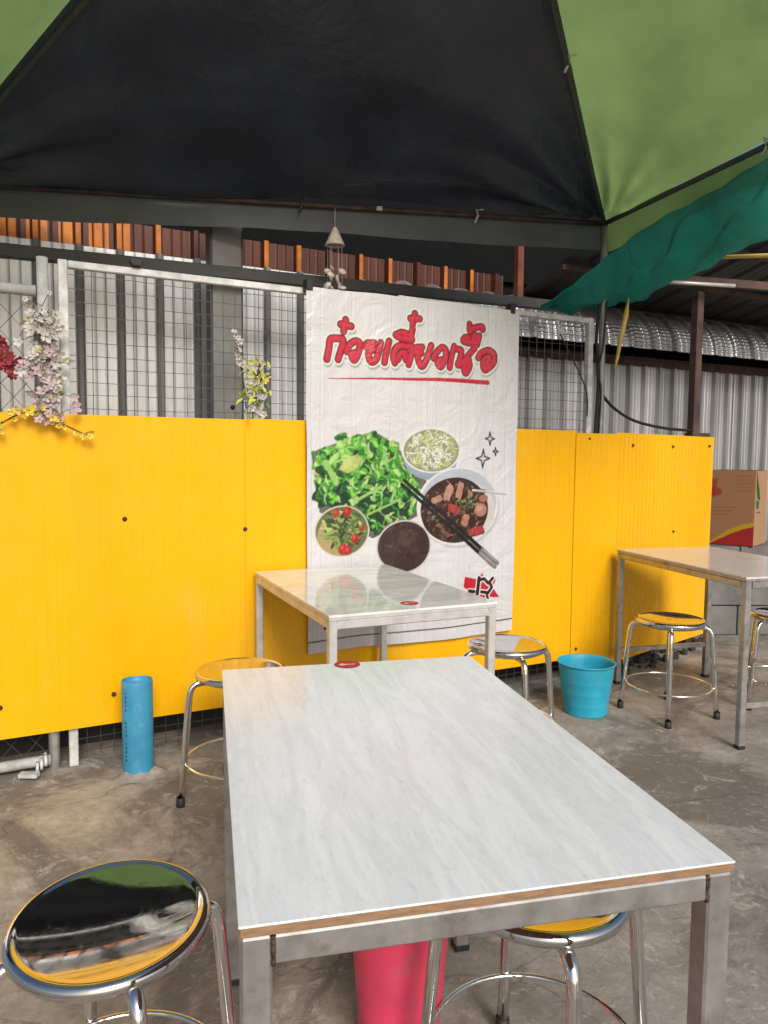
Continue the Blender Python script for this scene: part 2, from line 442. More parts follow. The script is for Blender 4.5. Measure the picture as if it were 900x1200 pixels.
cl = empty('chain_link_fence', Wp(-1.44, 0, .05), 0, 'chain-link fence panel in white pipe frame with red flower hung on it', 'fence')
O = .06
for path in ([Wp(-1.435, 0, O), Wp(-1.435, 1.99, O)], [Wp(-2.6, 1.860, O), Wp(-1.46, 1.862, O)], [Wp(-2.6, .035, O - .02), Wp(-1.45, .04, O - .02)]):
    mb = MB(); mb.tube(path, .021, 12); rel(mb.build('pipe', MWHITEP, cl), cl)
mb = MB()
for i in range(24):
    pts = []; k = i % 2; z = .06
    while z < 1.85:
        pts.append(Wp(-1.458 - (i + (k % 2)) * .043, z, O + (.004 if k % 2 else -.004))); z += .05; k += 1
    mb.tube(pts, .0018, 4, caps=False)
rel(tag(mb.build('chain_link', MWIRE, cl), kind='stuff'), cl)
mb = MB()
for k in range(3):
    mb.tube([Wp(-1.50 + .015 * k, .03 + .02 * math.cos(a2), O - .05 - .03 * math.sin(a2)) + Vector((0, 0, .012 * k)) for a2 in [j * .6 for j in range(11)]], .006, 6)
mb.box(Wp(-1.53, .02, O - .09), (.07, .03, .015)); 
rel(mb.build('tie', MWHITEP, cl), cl)

mb = MB(); mb.grid(lambda u, v: Wp(-2.6 + 4.0 * u, .55 * v, .26 + .012 * math.sin(u * 60) * v), 120, 3)
tag(mb.build('added_dark_sheet', MBLACK), 'added black sheet low behind the mesh fence, standing in for shade under the yellow sheets', 'cloth')  # added sheet, darkens the gap below the yellow cladding
# ------------------------------------------------------------------ steel post, beam, silver wall behind
pw_ = empty('steel_post', Wp(-.524, 0, .84), 0, 'grey channel steel post standing behind the mesh fence', 'post')
RZ = Matrix.Rotation(YAW, 3, 'Z')
for nm, s, w, d, off in (('web', -.524, .150, .012, .80), ('flange', -.605, .012, .09, .845), ('flange', -.443, .012, .09, .845)):
    mb = MB(); mb.box(Wp(s, 1.3, off), (w, d, 2.6), RZ); rel(mb.build(nm, MPOST if nm == 'web' else MBEAM, pw_), pw_)
mb = MB(); mb.lathe([(0, -.002), (.012, -.002), (.012, .006), (0, .008)], 8)
o = mb.build('bolt', MBLACK, pw_); o.rotation_euler = nf.to_track_quat('Z', 'Y').to_euler(); o.location = Wp(-.50, 1.50, .792); rel(o, pw_)

bm_ = MB(); pa, pb = Wp(-2.7, 2.132, .72), Wp(1.62, 2.213, .72)
d = (pb - pa); ln = d.length
bm_.box((0, 0, 0), (ln, .05, .06), None, .003)
o = bm_.build('steel_beam', MBEAM); o.location = (pa + pb) / 2; o.rotation_euler = (0, -math.asin(d.z / ln), YAW)
tag(o, 'long charcoal steel beam running above the mesh fence and poster', 'beam')

sw = empty('silver_sheet_wall', Wp(0, 0, 1.2), 0, 'galvanised corrugated steel wall behind the fence with an orange top band', 'wall')
tp = trapezoid(.205, .040, .028, .011)
for i in range(6):
    s0 = -3.4 + i * .82
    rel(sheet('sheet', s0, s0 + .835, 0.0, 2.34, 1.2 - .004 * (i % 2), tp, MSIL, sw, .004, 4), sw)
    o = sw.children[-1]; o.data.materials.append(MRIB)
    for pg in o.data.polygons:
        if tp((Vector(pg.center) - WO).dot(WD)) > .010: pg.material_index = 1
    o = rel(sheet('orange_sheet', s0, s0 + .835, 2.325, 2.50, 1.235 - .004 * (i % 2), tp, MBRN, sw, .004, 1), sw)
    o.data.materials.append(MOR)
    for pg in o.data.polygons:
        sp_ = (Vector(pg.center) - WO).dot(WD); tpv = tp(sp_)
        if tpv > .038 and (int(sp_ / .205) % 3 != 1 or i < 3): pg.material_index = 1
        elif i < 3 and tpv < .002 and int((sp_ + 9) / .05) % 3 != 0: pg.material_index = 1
mb = MB(); mb.box(Wp(-.3, 3.0, 1.30), (7.0, .03, 1.04), RZ); rel(mb.build('dark_void_board', MDARK, sw), sw)  # added board filling the unlit roof void above the orange band
mb = MB(); mb.box(Wp(1.46, 2.46, .95), (.045, .045, .35), RZ); rel(mb.build('bracket', MBRACK, sw), sw)

# right-hand shed
sh = empty('corrugated_shed', Wp(2.6, 0, 1.2), 0, 'galvanised corrugated shed with curved crimped eave and dark sloping roof', 'shed')
tp2 = trapezoid(.160, .032, .024, .014)
for i in range(5):
    s0 = 1.55 + i * .8
    rel(sheet('wall_sheet', s0, s0 + .81, 0.0, 2.03, 1.25 - .004 * (i % 2), tp2, MSIL2, sh, .004, 4), sh)
tp3 = trapezoid(.215, .030, .026, .010)
for i in range(5):
    s0 = .60 + i * 1.0
    mb = MB()
    def fn(u, v, s0=s0, i=i):
        s = s0 + 1.01 * u; an = v * R(88)
        rr = .29 + tp3(s) + .0022 * math.sin(v * 2 * math.pi * 15)
        return Wp(s, 2.03 + rr * math.sin(an) - .0, 1.16 + .30 - rr * math.cos(an) - .30 + .02 * 0 + .002 * (i % 2))
    mb.grid(fn, 150, 78, smooth=False); rel(mb.build('crimped_eave', MSIL2, sh), sh)
mb = MB(); mb.box(Wp(3.75, 2.32, 1.34), (5.0, .03, .66), RZ); rel(mb.build('soffit_board', MDARK, sh), sh)
mb = MB(); mb.box(Wp(3.5, 1.995, 1.215), (4.0, .05, .06), RZ); rel(mb.build('wall_plate', MRUST, sh), sh)
# roof: from the wall line up towards the seating
def roofp(s, t, dz=0.0): return Wp(s, 2.345 + .34 * t + dz, 1.30 - 1.45 * t)
tpr = trapezoid(.25, .026, .03, .02)
for i in range(5):
    s0 = 1.60 + i * .9; mb = MB()
    mb.grid(lambda u, v, s0=s0: roofp(s0 + .91 * u, v, tpr(s0 + .91 * u)), 130, 2, smooth=False); rel(mb.build('roof_sheet', MBEAM, sh), sh)
for t in (.10, .42, .74):
    mb = MB(); P0, P1 = roofp(1.6, t, -.035), roofp(6.0, t, -.035); mb.tube([P0, P1], .022, 4); rel(mb.build('purlin', MRUST, sh), sh)
mb = MB(); mb.box((2.02, 4.92, 1.16), (.055, .055, 2.32), RZ, .003); rel(mb.build('post', MRUST, sh), sh)
mb = MB(); mb.box((2.05, 4.92, 1.40), (.16, .07, .03), RZ, .003); rel(mb.build('post_bracket', MRUST, sh), sh)
mb = MB(); A_, B_ = Vector((1.72, 4.86, 2.395)), Vector((3.4, 4.95, 2.30)); mb.tube([A_, B_], .035, 4); rel(mb.build('header_beam', MRUST, sh), sh)
mb = MB(); mb.tube([Vector((1.70, 4.80, 2.36)), Vector((2.2, 4.8, 2.335))], .012, 8); rel(mb.build('header_pipe', MALU, sh), sh)

# ------------------------------------------------------------------ tent
TC = Vector((1.193, 4.181, 2.523))
e1 = Vector((-math.cos(R(9.3)), -math.sin(R(9.3)), 0)); e2 = Vector((math.cos(R(-71)), math.sin(R(-71)), 0))
TL = TC + e1 * 3.42; TFR = TC + e2 * 2.3; TFL = TL + e2 * 2.3
AP = TC + e1 * 1.71 + e2 * 2.0; AP.z = 3.50
tent = empty('canopy_tent', (TC.x, TC.y, 0), 0, 'gazebo tent canopy with navy back panel and green side panels', 'tent')
def tent_panel(P, Q, A, name, mat, sag, fold, corners):
    nrm = (Q - P).cross(A - P).normalized()
    if nrm.z > 0: nrm = -nrm
    mb = MB()
    def fn(u, v):
        a = u; b = v * .70  # panels stop short of the apex, an opening made for the sun
        X = P.lerp(Q, a).lerp(A, b)
        edge = min(1, 6 * a * (1 - a)) * (1 - b)
        dsp = sag * math.sin(math.pi * a) * math.sin(math.pi * min(1, b * 1.05)) 
        for Cn in corners:
            v2 = X - Cn; dist = v2.length
            ax = (A - Cn).normalized(); ang = math.acos(max(-1, min(1, v2.normalized().dot(ax)))) if dist > 1e-4 else 0
            dsp += fold * math.sin(ang * 17 + 2.0 * math.sin(dist * 2.2)) * math.exp(-dist * 1.35) * min(1, dist * 4) * min(1, ang * 4)
        dsp += fold * .5 * math.sin(a * 7 + b * 3) * math.sin(math.pi * a) * (1 - b)
        return X + nrm * dsp + Vector((0, 0, .018))
    mb.grid(fn, 120, 60)
    return rel(mb.build(name, mat, tent), tent)
tent_panel(TL, TC, AP, 'back_panel', MNAVY, .06, .070, (TC, TL))
tent_panel(TC, TFR, AP, 'side_panel', MGREEN, .05, .045, (TC,))
tent_panel(TFL, TL, AP, 'side_panel', MGREEN, .05, .035, (TL,))
def pipe(name, a, b, r, mat=MRUST, sag=0.0, parent=tent):
    mb = MB(); n = 8
    mb.tube([a.lerp(b, i / n) - Vector((0, 0, sag * math.sin(math.pi * i / n))) for i in range(n + 1)], r, 10); return rel(mb.build(name, mat, parent), parent)
pipe('eave_pipe', TL, TC, .013); pipe('eave_pipe', TC, TFR, .013, MBEAM); pipe('eave_pipe', TL, TFL, .013, MBEAM)
dn = Vector((0, 0, -.035))
for a_, b_ in ((TL, TC), (TC, TFR), (TFL, TL)): pipe('opening_pipe', a_.lerp(AP, .70), b_.lerp(AP, .70), .012, MBEAM)
for q in (TC, TL): pipe('hip_pipe', q + dn * .3, q.lerp(AP, .70) + dn, .012, MBEAM, .03)
for q in (TC, TL): pipe('corner_pole', Vector((q.x + .012, q.y + .0, 0)), Vector((q.x, q.y, q.z)), .019, MGPOLE)
# valances
def valance(P, Q, h, mat, n=120, ph=0.0, ripple=.006):
    dirv = (Q - P).normalized(); nr_ = Vector((-dirv.y, dirv.x, 0))
    mb = MB()
    def fn(u, v):
        X = P.lerp(Q, u)
        hh = h * (1 + .06 * math.sin(u * 9 + ph))
        return X + Vector((0, 0, -.004 - hh * v)) + nr_ * (.016 + ripple * v * math.sin(u * 40 + ph) + .01 * v * math.sin(u * 11))
    mb.grid(fn, n, 6); return rel(mb.build('valance', mat, tent), tent)
valance(TL, TC, .130, MVAL); valance(TC, TFR, .14, MGREEN, ph=1.0)
# clamps
def clamp(P, tilt=0.3, mat=MALU):
    mb = MB(); mb.tube([P + Vector((-.012, -.018, .03)), P + Vector((0, -.02, -.005)), P + Vector((-.018, -.02, -.045))], .006, 6)
    mb.tube([P + Vector((-.005, -.018, .022)), P + Vector((.03, -.02, .027))], .004, 6)
    return rel(mb.build('clamp', mat, tent), tent)
clamp(TL.lerp(TC, .52), mat=MBEAM); clamp(TL.lerp(TC, .79)); clamp(TC.lerp(TFR, .47)); clamp(TC.lerp(AP, .42) + dn)
mb = MB(); mb.box(TL.lerp(TC, .636) + Vector((0, -.016, 0)), (.03, .012, .022), None, .002); rel(mb.build('tape', MWHITEP, tent), tent)

# teal tarp, draped along the right eave
UPE = [(.86, 4.24, 2.085), (1.0, 4.13, 2.175), (1.151, 4.0, 2.294), (1.287, 3.7, 2.380), (1.423, 3.4, 2.415), (1.507, 3.05, 2.440), (1.60, 2.75, 2.455)]
LOE = [(.92, 4.30, 2.075), (1.06, 4.28, 2.070), (1.208, 4.25, 2.085), (1.381, 4.20, 2.115), (1.557, 4.0, 2.190), (1.72, 3.65, 2.250), (1.82, 3.1, 2.275)]
def poly(pts, t):
    x = t * (len(pts) - 1); i = min(int(x), len(pts) - 2); k = x - i
    P = [Vector(pts[max(0, min(len(pts) - 1, j))]) for j in (i - 1, i, i + 1, i + 2)]
    return .5 * ((2 * P[1]) + (P[2] - P[0]) * k + (2 * P[0] - 5 * P[1] + 4 * P[2] - P[3]) * k * k + (3 * P[1] - P[0] - 3 * P[2] + P[3]) * k ** 3)
mb = MB()
def tarp(u, v):
    a, b = poly(UPE, u), poly(LOE, u)
    X = a.lerp(b, v)
    w = math.sin(math.pi * v)
    wr = .045 * math.sin(u * 17 + v * 5.5 + 1.5 * math.sin(u * 9)) + .03 * abs(math.sin(u * 11 - v * 3.2)) + .018 * math.sin(u * 47 + v * 2 + 1) + .010 * math.sin(u * 13 - v * 15)
    X += Vector((.4, -.5, -.6)) * (w * (.035 + wr) * min(1, u * 5 + .2))
    X.z += .012 * v * math.sin(u * 33) + .01 * math.sin(u * 60) * (1 - v) * .4
    X += Vector((.35, -.6, -.5)) * .02 * math.sin(u * 90 + 3 * math.sin(v * 5)) * max(0, v - .55)
    return X
mb.grid(tarp, 160, 30)
tag(mb.build('teal_tarp', MTEAL, solid=.002), 'crumpled teal green tarp draped below the edge of the green canopy panel', 'tarp')

mb = MB(); mb.tube([(1.327, 4.155, 2.12), (1.312, 4.14, 2.03), (1.285, 4.135, 1.90), (1.270, 4.14, 1.79), (1.262, 4.15, 1.74)], [.004, .014, .013, .009, .005], 6)
tag(mb.build('yellow_strap', MYPOLE), 'pale yellow strap tied down along the grey tent pole', 'strap')
mb = MB(); mb.tube([(1.80, 4.44, 2.41), (2.02, 4.05, 2.325), (2.9, 3.0, 2.09 + .1)], .011, 8)
tag(mb.build('yellow_pole', MYPOLE), 'thin pale yellow pole held out under the teal tarp and shed roof', 'pole')

# cables by the pole
def cable(label, pts, r=.006):
    n = len(pts); path = [poly(pts, i / 30) for i in range(31)]
    mb = MB(); mb.tube(path, r, 6); return tag(mb.build('cable', MBLACK), label, 'cable')
cable('thick black cable running straight down beside the grey tent pole', [(1.175, 4.16, 2.12), (1.16, 4.165, 1.9), (1.178, 4.165, 1.7), (1.165, 4.16, 1.3), (1.16, 4.17, .6)], .009)
cable('thin black cable kinked beside the grey tent pole', [(1.205, 4.15, 2.1), (1.19, 4.14, 1.85), (1.165, 4.15, 1.72), (1.19, 4.15, 1.6), (1.175, 4.16, 1.2)], .005)
cable('black cable drooping from the tent pole over to the rusty shed post', [(1.20, 4.21, 1.62), (1.30, 4.3, 1.54), (1.48, 4.46, 1.47), (1.75, 4.68, 1.435), (2.0, 4.88, 1.43)], .009)
cable('thin cable hanging on the mesh between poster and pole', [(.93, 4.03, 1.9), (1.02, 4.06, 1.75), (1.09, 4.075, 1.6), (1.10, 4.09, 1.45), (1.10, 4.10, 1.38)], .004)

# ------------------------------------------------------------------ poster
LETTERS = [[(95, 306), (105, 260), (113, 219), (142, 212), (172, 212), (175, 228), (165, 260), (150, 303)], [(163, 149), (215, 153)], [(188, 127), (178, 178)], [(193, 265), (199, 247), (216, 227), (241, 216), (258, 227), (255, 249), (244, 280), (231, 300), (221, 293), (219, 275), (235, 269)], [(326, 219), (293, 223), (290, 240), (322, 244), (300, 265), (305, 293), (317, 304), (337, 291), (349, 257), (359, 216)], [(402, 206), (387, 259), (379, 302)], [(433, 301), (424, 271), (435, 237), (462, 220), (495, 222), (525, 221), (522, 255), (508, 303)], [(451, 283), (462, 259), (490, 252), (491, 281)], [(437, 174), (472, 160), (516, 170)], [(448, 181), (478, 188), (525, 188)], [(527, 139), (516, 188)], [(515, 92), (564, 89)], [(539, 67), (526, 122)], [(579, 219), (548, 224), (543, 242), (574, 246), (557, 262), (570, 302), (587, 303), (607, 263), (626, 209)], [(642, 266), (658, 235), (686, 213), (707, 227), (702, 267), (682, 303), (666, 294), (664, 279), (681, 271)], [(753, 203), (739, 250), (729, 304)], [(774, 215), (797, 221), (787, 261), (776, 289), (805, 280), (834, 243), (873, 203)], [(835, 248), (847, 288), (825, 325), (812, 310), (826, 281), (841, 258)], [(839, 180), (806, 173), (815, 157), (839, 153)], [(839, 178), (888, 183)], [(873, 139), (863, 171)], [(899, 141), (889, 179)], [(841, 91), (844, 122), (862, 109), (910, 96), (918, 109)], [(895, 247), (913, 223), (956, 207), (987, 228), (982, 269), (941, 303), (925, 288), (927, 257), (950, 241), (958, 253), (940, 277)]]
UNDER = [(102, 390), (302, 379), (508, 371), (695, 364), (953, 364)]
LETTUCE = [(26, 726), (75, 701), (129, 686), (144, 642), (189, 631), (275, 634), (337, 619), (375, 632), (395, 666), (436, 641), (465, 705), (480, 756), (534, 803), (547, 826), (588, 873), (589, 944), (549, 1002), (418, 1051), (328, 1096), (306, 1075), (271, 966), (64, 961), (29, 916), (40, 862), (26, 802)]

class Canvas:
    """flat print, painted in millimetres (x right, y down)"""
    def __init__(s, w, h, px, bg):
        s.w, s.h, s.px = w, h, px; s.nx, s.ny = int(w / px) + 1, int(h / px) + 1
        s.X, s.Y = np.meshgrid(np.arange(s.nx) * px, np.arange(s.ny) * px)
        s.a = np.zeros((s.ny, s.nx, 3)); s.a[:] = bg
    def win(s, x0, y0, x1, y1):
        i0, i1 = max(0, int(x0 / s.px) - 1), min(s.nx, int(x1 / s.px) + 3); j0, j1 = max(0, int(y0 / s.px) - 1), min(s.ny, int(y1 / s.px) + 3)
        return slice(j0, j1), slice(i0, i1)
    def dist(s, pts, w):
        P = np.array(pts, float); m = w + 4 * s.px
        sl = s.win(P[:, 0].min() - m, P[:, 1].min() - m, P[:, 0].max() + m, P[:, 1].max() + m)
        X, Y = s.X[sl], s.Y[sl]; D = np.full(X.shape, 1e9); T = np.zeros(X.shape)
        for k in range(len(P) - 1):
            a, b = P[k], P[k + 1]; d = b - a; L = max(1e-9, d @ d)
            t = np.clip(((X - a[0]) * d[0] + (Y - a[1]) * d[1]) / L, 0, 1)
            q = np.hypot(X - a[0] - d[0] * t, Y - a[1] - d[1] * t); c = q < D
            D = np.where(c, q, D); T = np.where(c, (k + t) / (len(P) - 1), T)
        return sl, D, T
    def blend(s, sl, al, col):
        al = np.clip(al, 0, 1)[..., None]; s.a[sl] = s.a[sl] * (1 - al) + np.asarray(col, float) * al
    def stroke(s, pts, w, col, alpha=1.0, taper=None):
        sl, D, T = s.dist(pts, w)
        ww = w * (taper[0] + (taper[1] - taper[0]) * T) if taper else w
        s.blend(sl, alpha * ((ww / 2 - D) / s.px + .5), col)
    def ellipse(s, cx, cy, rx, ry, col, alpha=1.0, rot=0.0, ring=None):
        m = max(rx, ry) + 4 * s.px; sl = s.win(cx - m, cy - m, cx + m, cy + m)
        c_, s_ = math.cos(rot), math.sin(rot); x, y = s.X[sl] - cx, s.Y[sl] - cy
        xx, yy = x * c_ + y * s_, -x * s_ + y * c_
        d = (1 - np.hypot(xx / rx, yy / ry)) * min(rx, ry)
        al = d / s.px + .5
        if ring: al = np.minimum(np.clip(al, 0, 1), np.clip((ring - d) / s.px + .5, 0, 1))
        s.blend(sl, alpha * np.clip(al, 0, 1), col)
    def poly(s, pts, col, alpha=1.0):
        m = s.polymask(pts); s.blend(m[0], alpha * m[1], col)
    def polymask(s, pts):
        P = np.array(pts, float); sl = s.win(P[:, 0].min(), P[:, 1].min(), P[:, 0].max(), P[:, 1].max())
        X, Y = s.X[sl], s.Y[sl]; ins = np.zeros(X.shape, bool)
        for k in range(len(P)):
            a, b = P[k], P[k - 1]
            cond = ((a[1] > Y) != (b[1] > Y)) & (X < (b[0] - a[0]) * (Y - a[1]) / (b[1] - a[1] + 1e-12) + a[0]); ins ^= cond
        return sl, ins.astype(float)

def inside(poly_, x, y):
    r_ = False
    for k in range(len(poly_)):
        a, b = poly_[k], poly_[k - 1]
        if (a[1] > y) != (b[1] > y) and x < (b[0] - a[0]) * (y - a[1]) / (b[1] - a[1] + 1e-12) + a[0]: r_ = not r_
    return r_

def smooth_line(pts, n=8):
    P = [Vector((p[0], p[1], 0)) for p in pts]
    if len(P) < 3: return pts
    N = (len(P) - 1) * n
    return [tuple(poly([tuple(q) for q in P], i / N))[:2] for i in range(N + 1)]

PW, PH = 1139, 1622
cv = Canvas(PW, PH, 3.0, (222, 221, 224))
# plank print
cv.a *= (1 + .012 * rng.randn(1, cv.nx, 1))
for k in range(60):
    x = rng.uniform(0, PW); cv.stroke([(x, rng.uniform(0, PH)), (x + rng.uniform(-4, 4), rng.uniform(0, PH))], rng.uniform(2, 7), (208, 207, 211), .25)
for x in (20, 64, 217, 415, 611, 802, 952, 1065):
    cv.stroke([(x, 0), (x + 2, PH)], 3.2, (175, 173, 178), .5); cv.stroke([(x + 5, 0), (x + 6, PH)], 5, (236, 236, 238), .5)
for k in range(26):
    x, y = rng.uniform(0, PW), rng.uniform(0, PH); cv.ellipse(x, y, rng.uniform(2, 6), rng.uniform(6, 22), (190, 188, 190), .35)
# lettering
LS = [smooth_line(s) for s in LETTERS]
for s in LS: cv.stroke([(x + 4, y + 14) for x, y in s], 46, (176, 176, 172), .8)
for s in LS: cv.stroke(s, 52, (232, 236, 224))
for s in LS: cv.stroke(s, 35, (66, 22, 30))
for s in LS: cv.stroke(s, 27, (203, 38, 62))
for s in LS: cv.stroke([(x - 2, y - 3) for x, y in s], 9, (214, 66, 84), .45)
cv.stroke(smooth_line(UNDER), 22, (196, 34, 52), 1, (.12, 1.0))
# greens
sl, mk = cv.polymask(LETTUCE)
X, Y = cv.X[sl], cv.Y[sl]
tray = [(20, 720), (60, 700), (330, 615), (400, 650), (600, 800), (640, 980), (330, 1110), (60, 980)]
cv.poly(tray, (92, 84, 80), .9)
pal = np.array([(64, 150, 52), (98, 190, 62), (132, 212, 84), (44, 110, 50), (28, 66, 40), (84, 170, 60), (168, 222, 120), (56, 130, 58), (40, 90, 44), (190, 215, 130)], float)
ns = 620; sx_ = rng.uniform(20, 600, ns); sy_ = rng.uniform(610, 1110, ns); sc = rng.randint(0, len(pal), ns)
sc = np.where((sy_ > 900) & (rng.rand(ns) < .45), 4, sc); sc = np.where((sy_ < 850) & (rng.rand(ns) < .4), rng.choice([1, 2, 5, 6], ns), sc)
XX = X + 10 * np.sin(Y / 17) + 6 * np.sin(X / 9 + Y / 23); YY = Y + 10 * np.sin(X / 21) + 5 * np.sin(Y / 8 + X / 13)
d1 = np.full(X.shape, 1e9); d2 = np.full(X.shape, 1e9); ii = np.zeros(X.shape, int)
for k in range(ns):
    q = np.hypot(XX - sx_[k], YY - sy_[k]); c = q < d1
    d2 = np.where(c, d1, np.minimum(d2, q)); ii = np.where(c, k, ii); d1 = np.where(c, q, d1)
colr = pal[sc[ii]] * (1.0 - .26 * np.clip(1 - (d2 - d1) / 9, 0, 1))[..., None] * (1.08 - .006 * d1)[..., None]
wob = Canvas(PW, PH, 3.0, (0, 0, 0)); wob.X = cv.X + 9 * np.sin(cv.Y / 11) + 6 * np.sin(cv.X / 7 + cv.Y / 17); wob.Y = cv.Y + 9 * np.sin(cv.X / 12) + 6 * np.sin(cv.Y / 6 + cv.X / 19)
mk = wob.polymask(LETTUCE)[1]
al = mk[..., None]; cv.a[sl] = cv.a[sl] * (1 - al) + np.clip(colr, 0, 255) * al
for k in range(150):
    x, y = rng.uniform(30, 580), rng.uniform(630, 1080); a_ = rng.uniform(0, 6.28); L = rng.uniform(12, 60)
    if inside(LETTUCE, x, y) and inside(LETTUCE, x + L * math.cos(a_), y + L * math.sin(a_)):
        cv.stroke(smooth_line([(x, y), (x + .5 * L * math.cos(a_ + .3), y + .5 * L * math.sin(a_ + .3)), (x + L * math.cos(a_), y + L * math.sin(a_))], 4), rng.uniform(3, 8), [(176, 226, 120), (120, 205, 80), (30, 72, 40), (206, 228, 160)][rng.randint(4)], .8)
cv.poly([(150, 790), (195, 740), (250, 720), (275, 740), (240, 790), (200, 810)], (204, 208, 128), .8)
for (xa, ya, xb, yb, w) in ((230, 940, 370, 870, 16), (380, 700, 405, 790, 10), (300, 1000, 470, 930, 12), (420, 940, 440, 890, 16), (90, 760, 140, 850, 30)):
    cv.stroke([(xa, ya), (xb, yb)], w, (150, 200, 110), .8)
for _ in range(1):
    A0 = cv.a[sl].copy(); cv.a[sl][1:-1, 1:-1] = (A0[1:-1, 1:-1] * 2 + A0[:-2, 1:-1] + A0[2:, 1:-1] + A0[1:-1, :-2] + A0[1:-1, 2:]) / 6
# sprout bowl
cx, cy, rx, ry = 641, 698, 166, 110
cv.ellipse(cx - 4, cy + 36, rx * .90, ry * .98, (150, 166, 184)); cv.ellipse(cx, cy, rx, ry, (226, 230, 226)); cv.ellipse(cx, cy + 3, rx - 13, ry - 10, (150, 152, 118))
for k in range(330):
    t_, q = rng.uniform(0, 6.28), math.sqrt(rng.rand()) * .84; x, y = cx + rx * q * math.cos(t_), cy + ry * q * math.sin(t_); a_ = rng.uniform(0, 6.28); L = rng.uniform(14, 44)
    p2 = (x + L * math.cos(a_), y + L * math.sin(a_))
    if ((p2[0] - cx) / rx) ** 2 + ((p2[1] - cy) / ry) ** 2 < .8:
        cv.stroke(smooth_line([(x, y), ((x + p2[0]) / 2 + rng.uniform(-7, 7), (y + p2[1]) / 2 + rng.uniform(-7, 7)), p2], 4), rng.uniform(4, 6.5), [(232, 234, 222), (214, 218, 196), (240, 242, 236), (176, 182, 112), (150, 158, 120)][rng.randint(5)], .95)
for k in range(9): cv.ellipse(cx + rng.uniform(-110, 110), cy + rng.uniform(-66, 66), 14, 11, (178, 188, 96), .55)
# beef noodle bowl
cx, cy, rx, ry = 795, 972, 236, 190
cv.ellipse(cx + 10, cy + 16, rx, ry, (176, 176, 178), .5); cv.ellipse(cx, cy, rx, ry, (228, 226, 224)); cv.ellipse(cx + 6, cy - 14, rx - 16, ry - 20, (186, 194, 204)); cv.ellipse(cx + 24, cy + 24, rx - 40, ry - 38, (208, 205, 202))
sx0, sy0, srx, sry = 778, 990, 196, 160
cv.ellipse(sx0, sy0, srx, sry, (58, 34, 28))
for k in range(240):
    t_, q = rng.uniform(0, 6.28), math.sqrt(rng.rand()) * .93; x, y = sx0 + srx * q * math.cos(t_), sy0 + sry * q * math.sin(t_)
    if rng.rand() < .5: cv.ellipse(x, y, rng.uniform(3, 12), rng.uniform(3, 8), [(96, 52, 40), (36, 22, 20), (124, 82, 66), (80, 88, 52), (150, 112, 92)][rng.randint(5)], .85, rng.uniform(0, 3))
    else: cv.stroke([(x, y), (x + rng.uniform(-22, 22), y + rng.uniform(-14, 14))], rng.uniform(3, 5), [(196, 166, 146), (112, 74, 58), (52, 30, 26), (172, 140, 116)][rng.randint(4)], .85)
for (x, y, w_, h_, an, cc) in ((735, 900, 44, 88, .35, (192, 144, 126)), (800, 892, 40, 88, .25, (184, 134, 116)), (672, 935, 66, 34, -.3, (178, 134, 116)), (866, 900, 34, 62, .1, (168, 124, 104)), (905, 985, 28, 58, .2, (184, 140, 118)), (770, 985, 80, 40, .45, (176, 62, 66)), (905, 1095, 100, 40, -.15, (172, 60, 64)), (835, 1040, 46, 64, .2, (178, 126, 108)), (700, 1015, 50, 26, .6, (144, 98, 82)), (640, 985, 44, 22, .9, (150, 110, 92)), (720, 1100, 60, 20, .5, (120, 80, 64)), (850, 1120, 44, 18, -.3, (140, 100, 84))):
    ca_, sa_ = math.cos(an), math.sin(an)
    def cr(px_, py_): return (x + px_ * ca_ - py_ * sa_, y + px_ * sa_ + py_ * ca_)
    n_ = 14; blob = []
    for k in range(n_):
        th = 2 * math.pi * k / n_; q = 1 / max(abs(math.cos(th)), abs(math.sin(th))) ** .8 * rng.uniform(.82, 1.05) * .5
        blob.append(cr(w_ * q * math.cos(th), h_ * q * math.sin(th)))
    cv.poly([(px_ + 4, py_ + 6) for px_, py_ in blob], (38, 22, 20), .85); cv.poly(blob, cc)
    for k in range(int(w_ * h_ / 160)):
        q1, q2 = rng.uniform(-.42, .42) * w_, rng.uniform(-.42, .3) * h_
        cv.stroke([cr(q1, q2), cr(q1 + rng.uniform(-3, 3), q2 + rng.uniform(8, 22))], rng.uniform(3, 5), tuple(np.clip(np.array(cc) + rng.uniform(-45, 38), 0, 255)), .6)
for k in range(70): cv.ellipse(rng.normal(845, 34), rng.normal(955, 18), rng.uniform(3, 7), rng.uniform(2, 5), [(94, 120, 70), (140, 158, 108), (62, 88, 50)][rng.randint(3)], .9, rng.uniform(0, 3))
cv.ellipse(932, 994, 40, 36, (70, 42, 34)); cv.ellipse(930, 992, 36, 33, (178, 130, 112)); cv.ellipse(922, 984, 18, 15, (204, 162, 144), .7); cv.ellipse(945, 935, 28, 18, (160, 112, 94))
cv.stroke(smooth_line([(846, 860), (878, 893), (950, 901)]), 20, (52, 50, 52)); cv.stroke([(880, 893), (950, 901), (1084, 917)], 11, (214, 214, 216)); cv.stroke([(900, 897), (1080, 919)], 4, (150, 150, 152))
# dark soup bowl
cx, cy, rx, ry = 494, 1155, 140, 119
cv.ellipse(cx, cy, rx + 8, ry + 8, (202, 198, 198)); cv.ellipse(cx, cy, rx, ry, (62, 42, 40))
for k in range(40):
    t_, q = rng.uniform(0, 6.28), rng.rand() * .7; cv.ellipse(cx + rx * q * math.cos(t_), cy - 20 + ry * q * math.sin(t_) * .8, rng.uniform(8, 34), rng.uniform(4, 16), [(92, 64, 60), (76, 52, 50), (48, 32, 30), (110, 80, 76)][rng.randint(4)], .35, rng.uniform(0, 3))
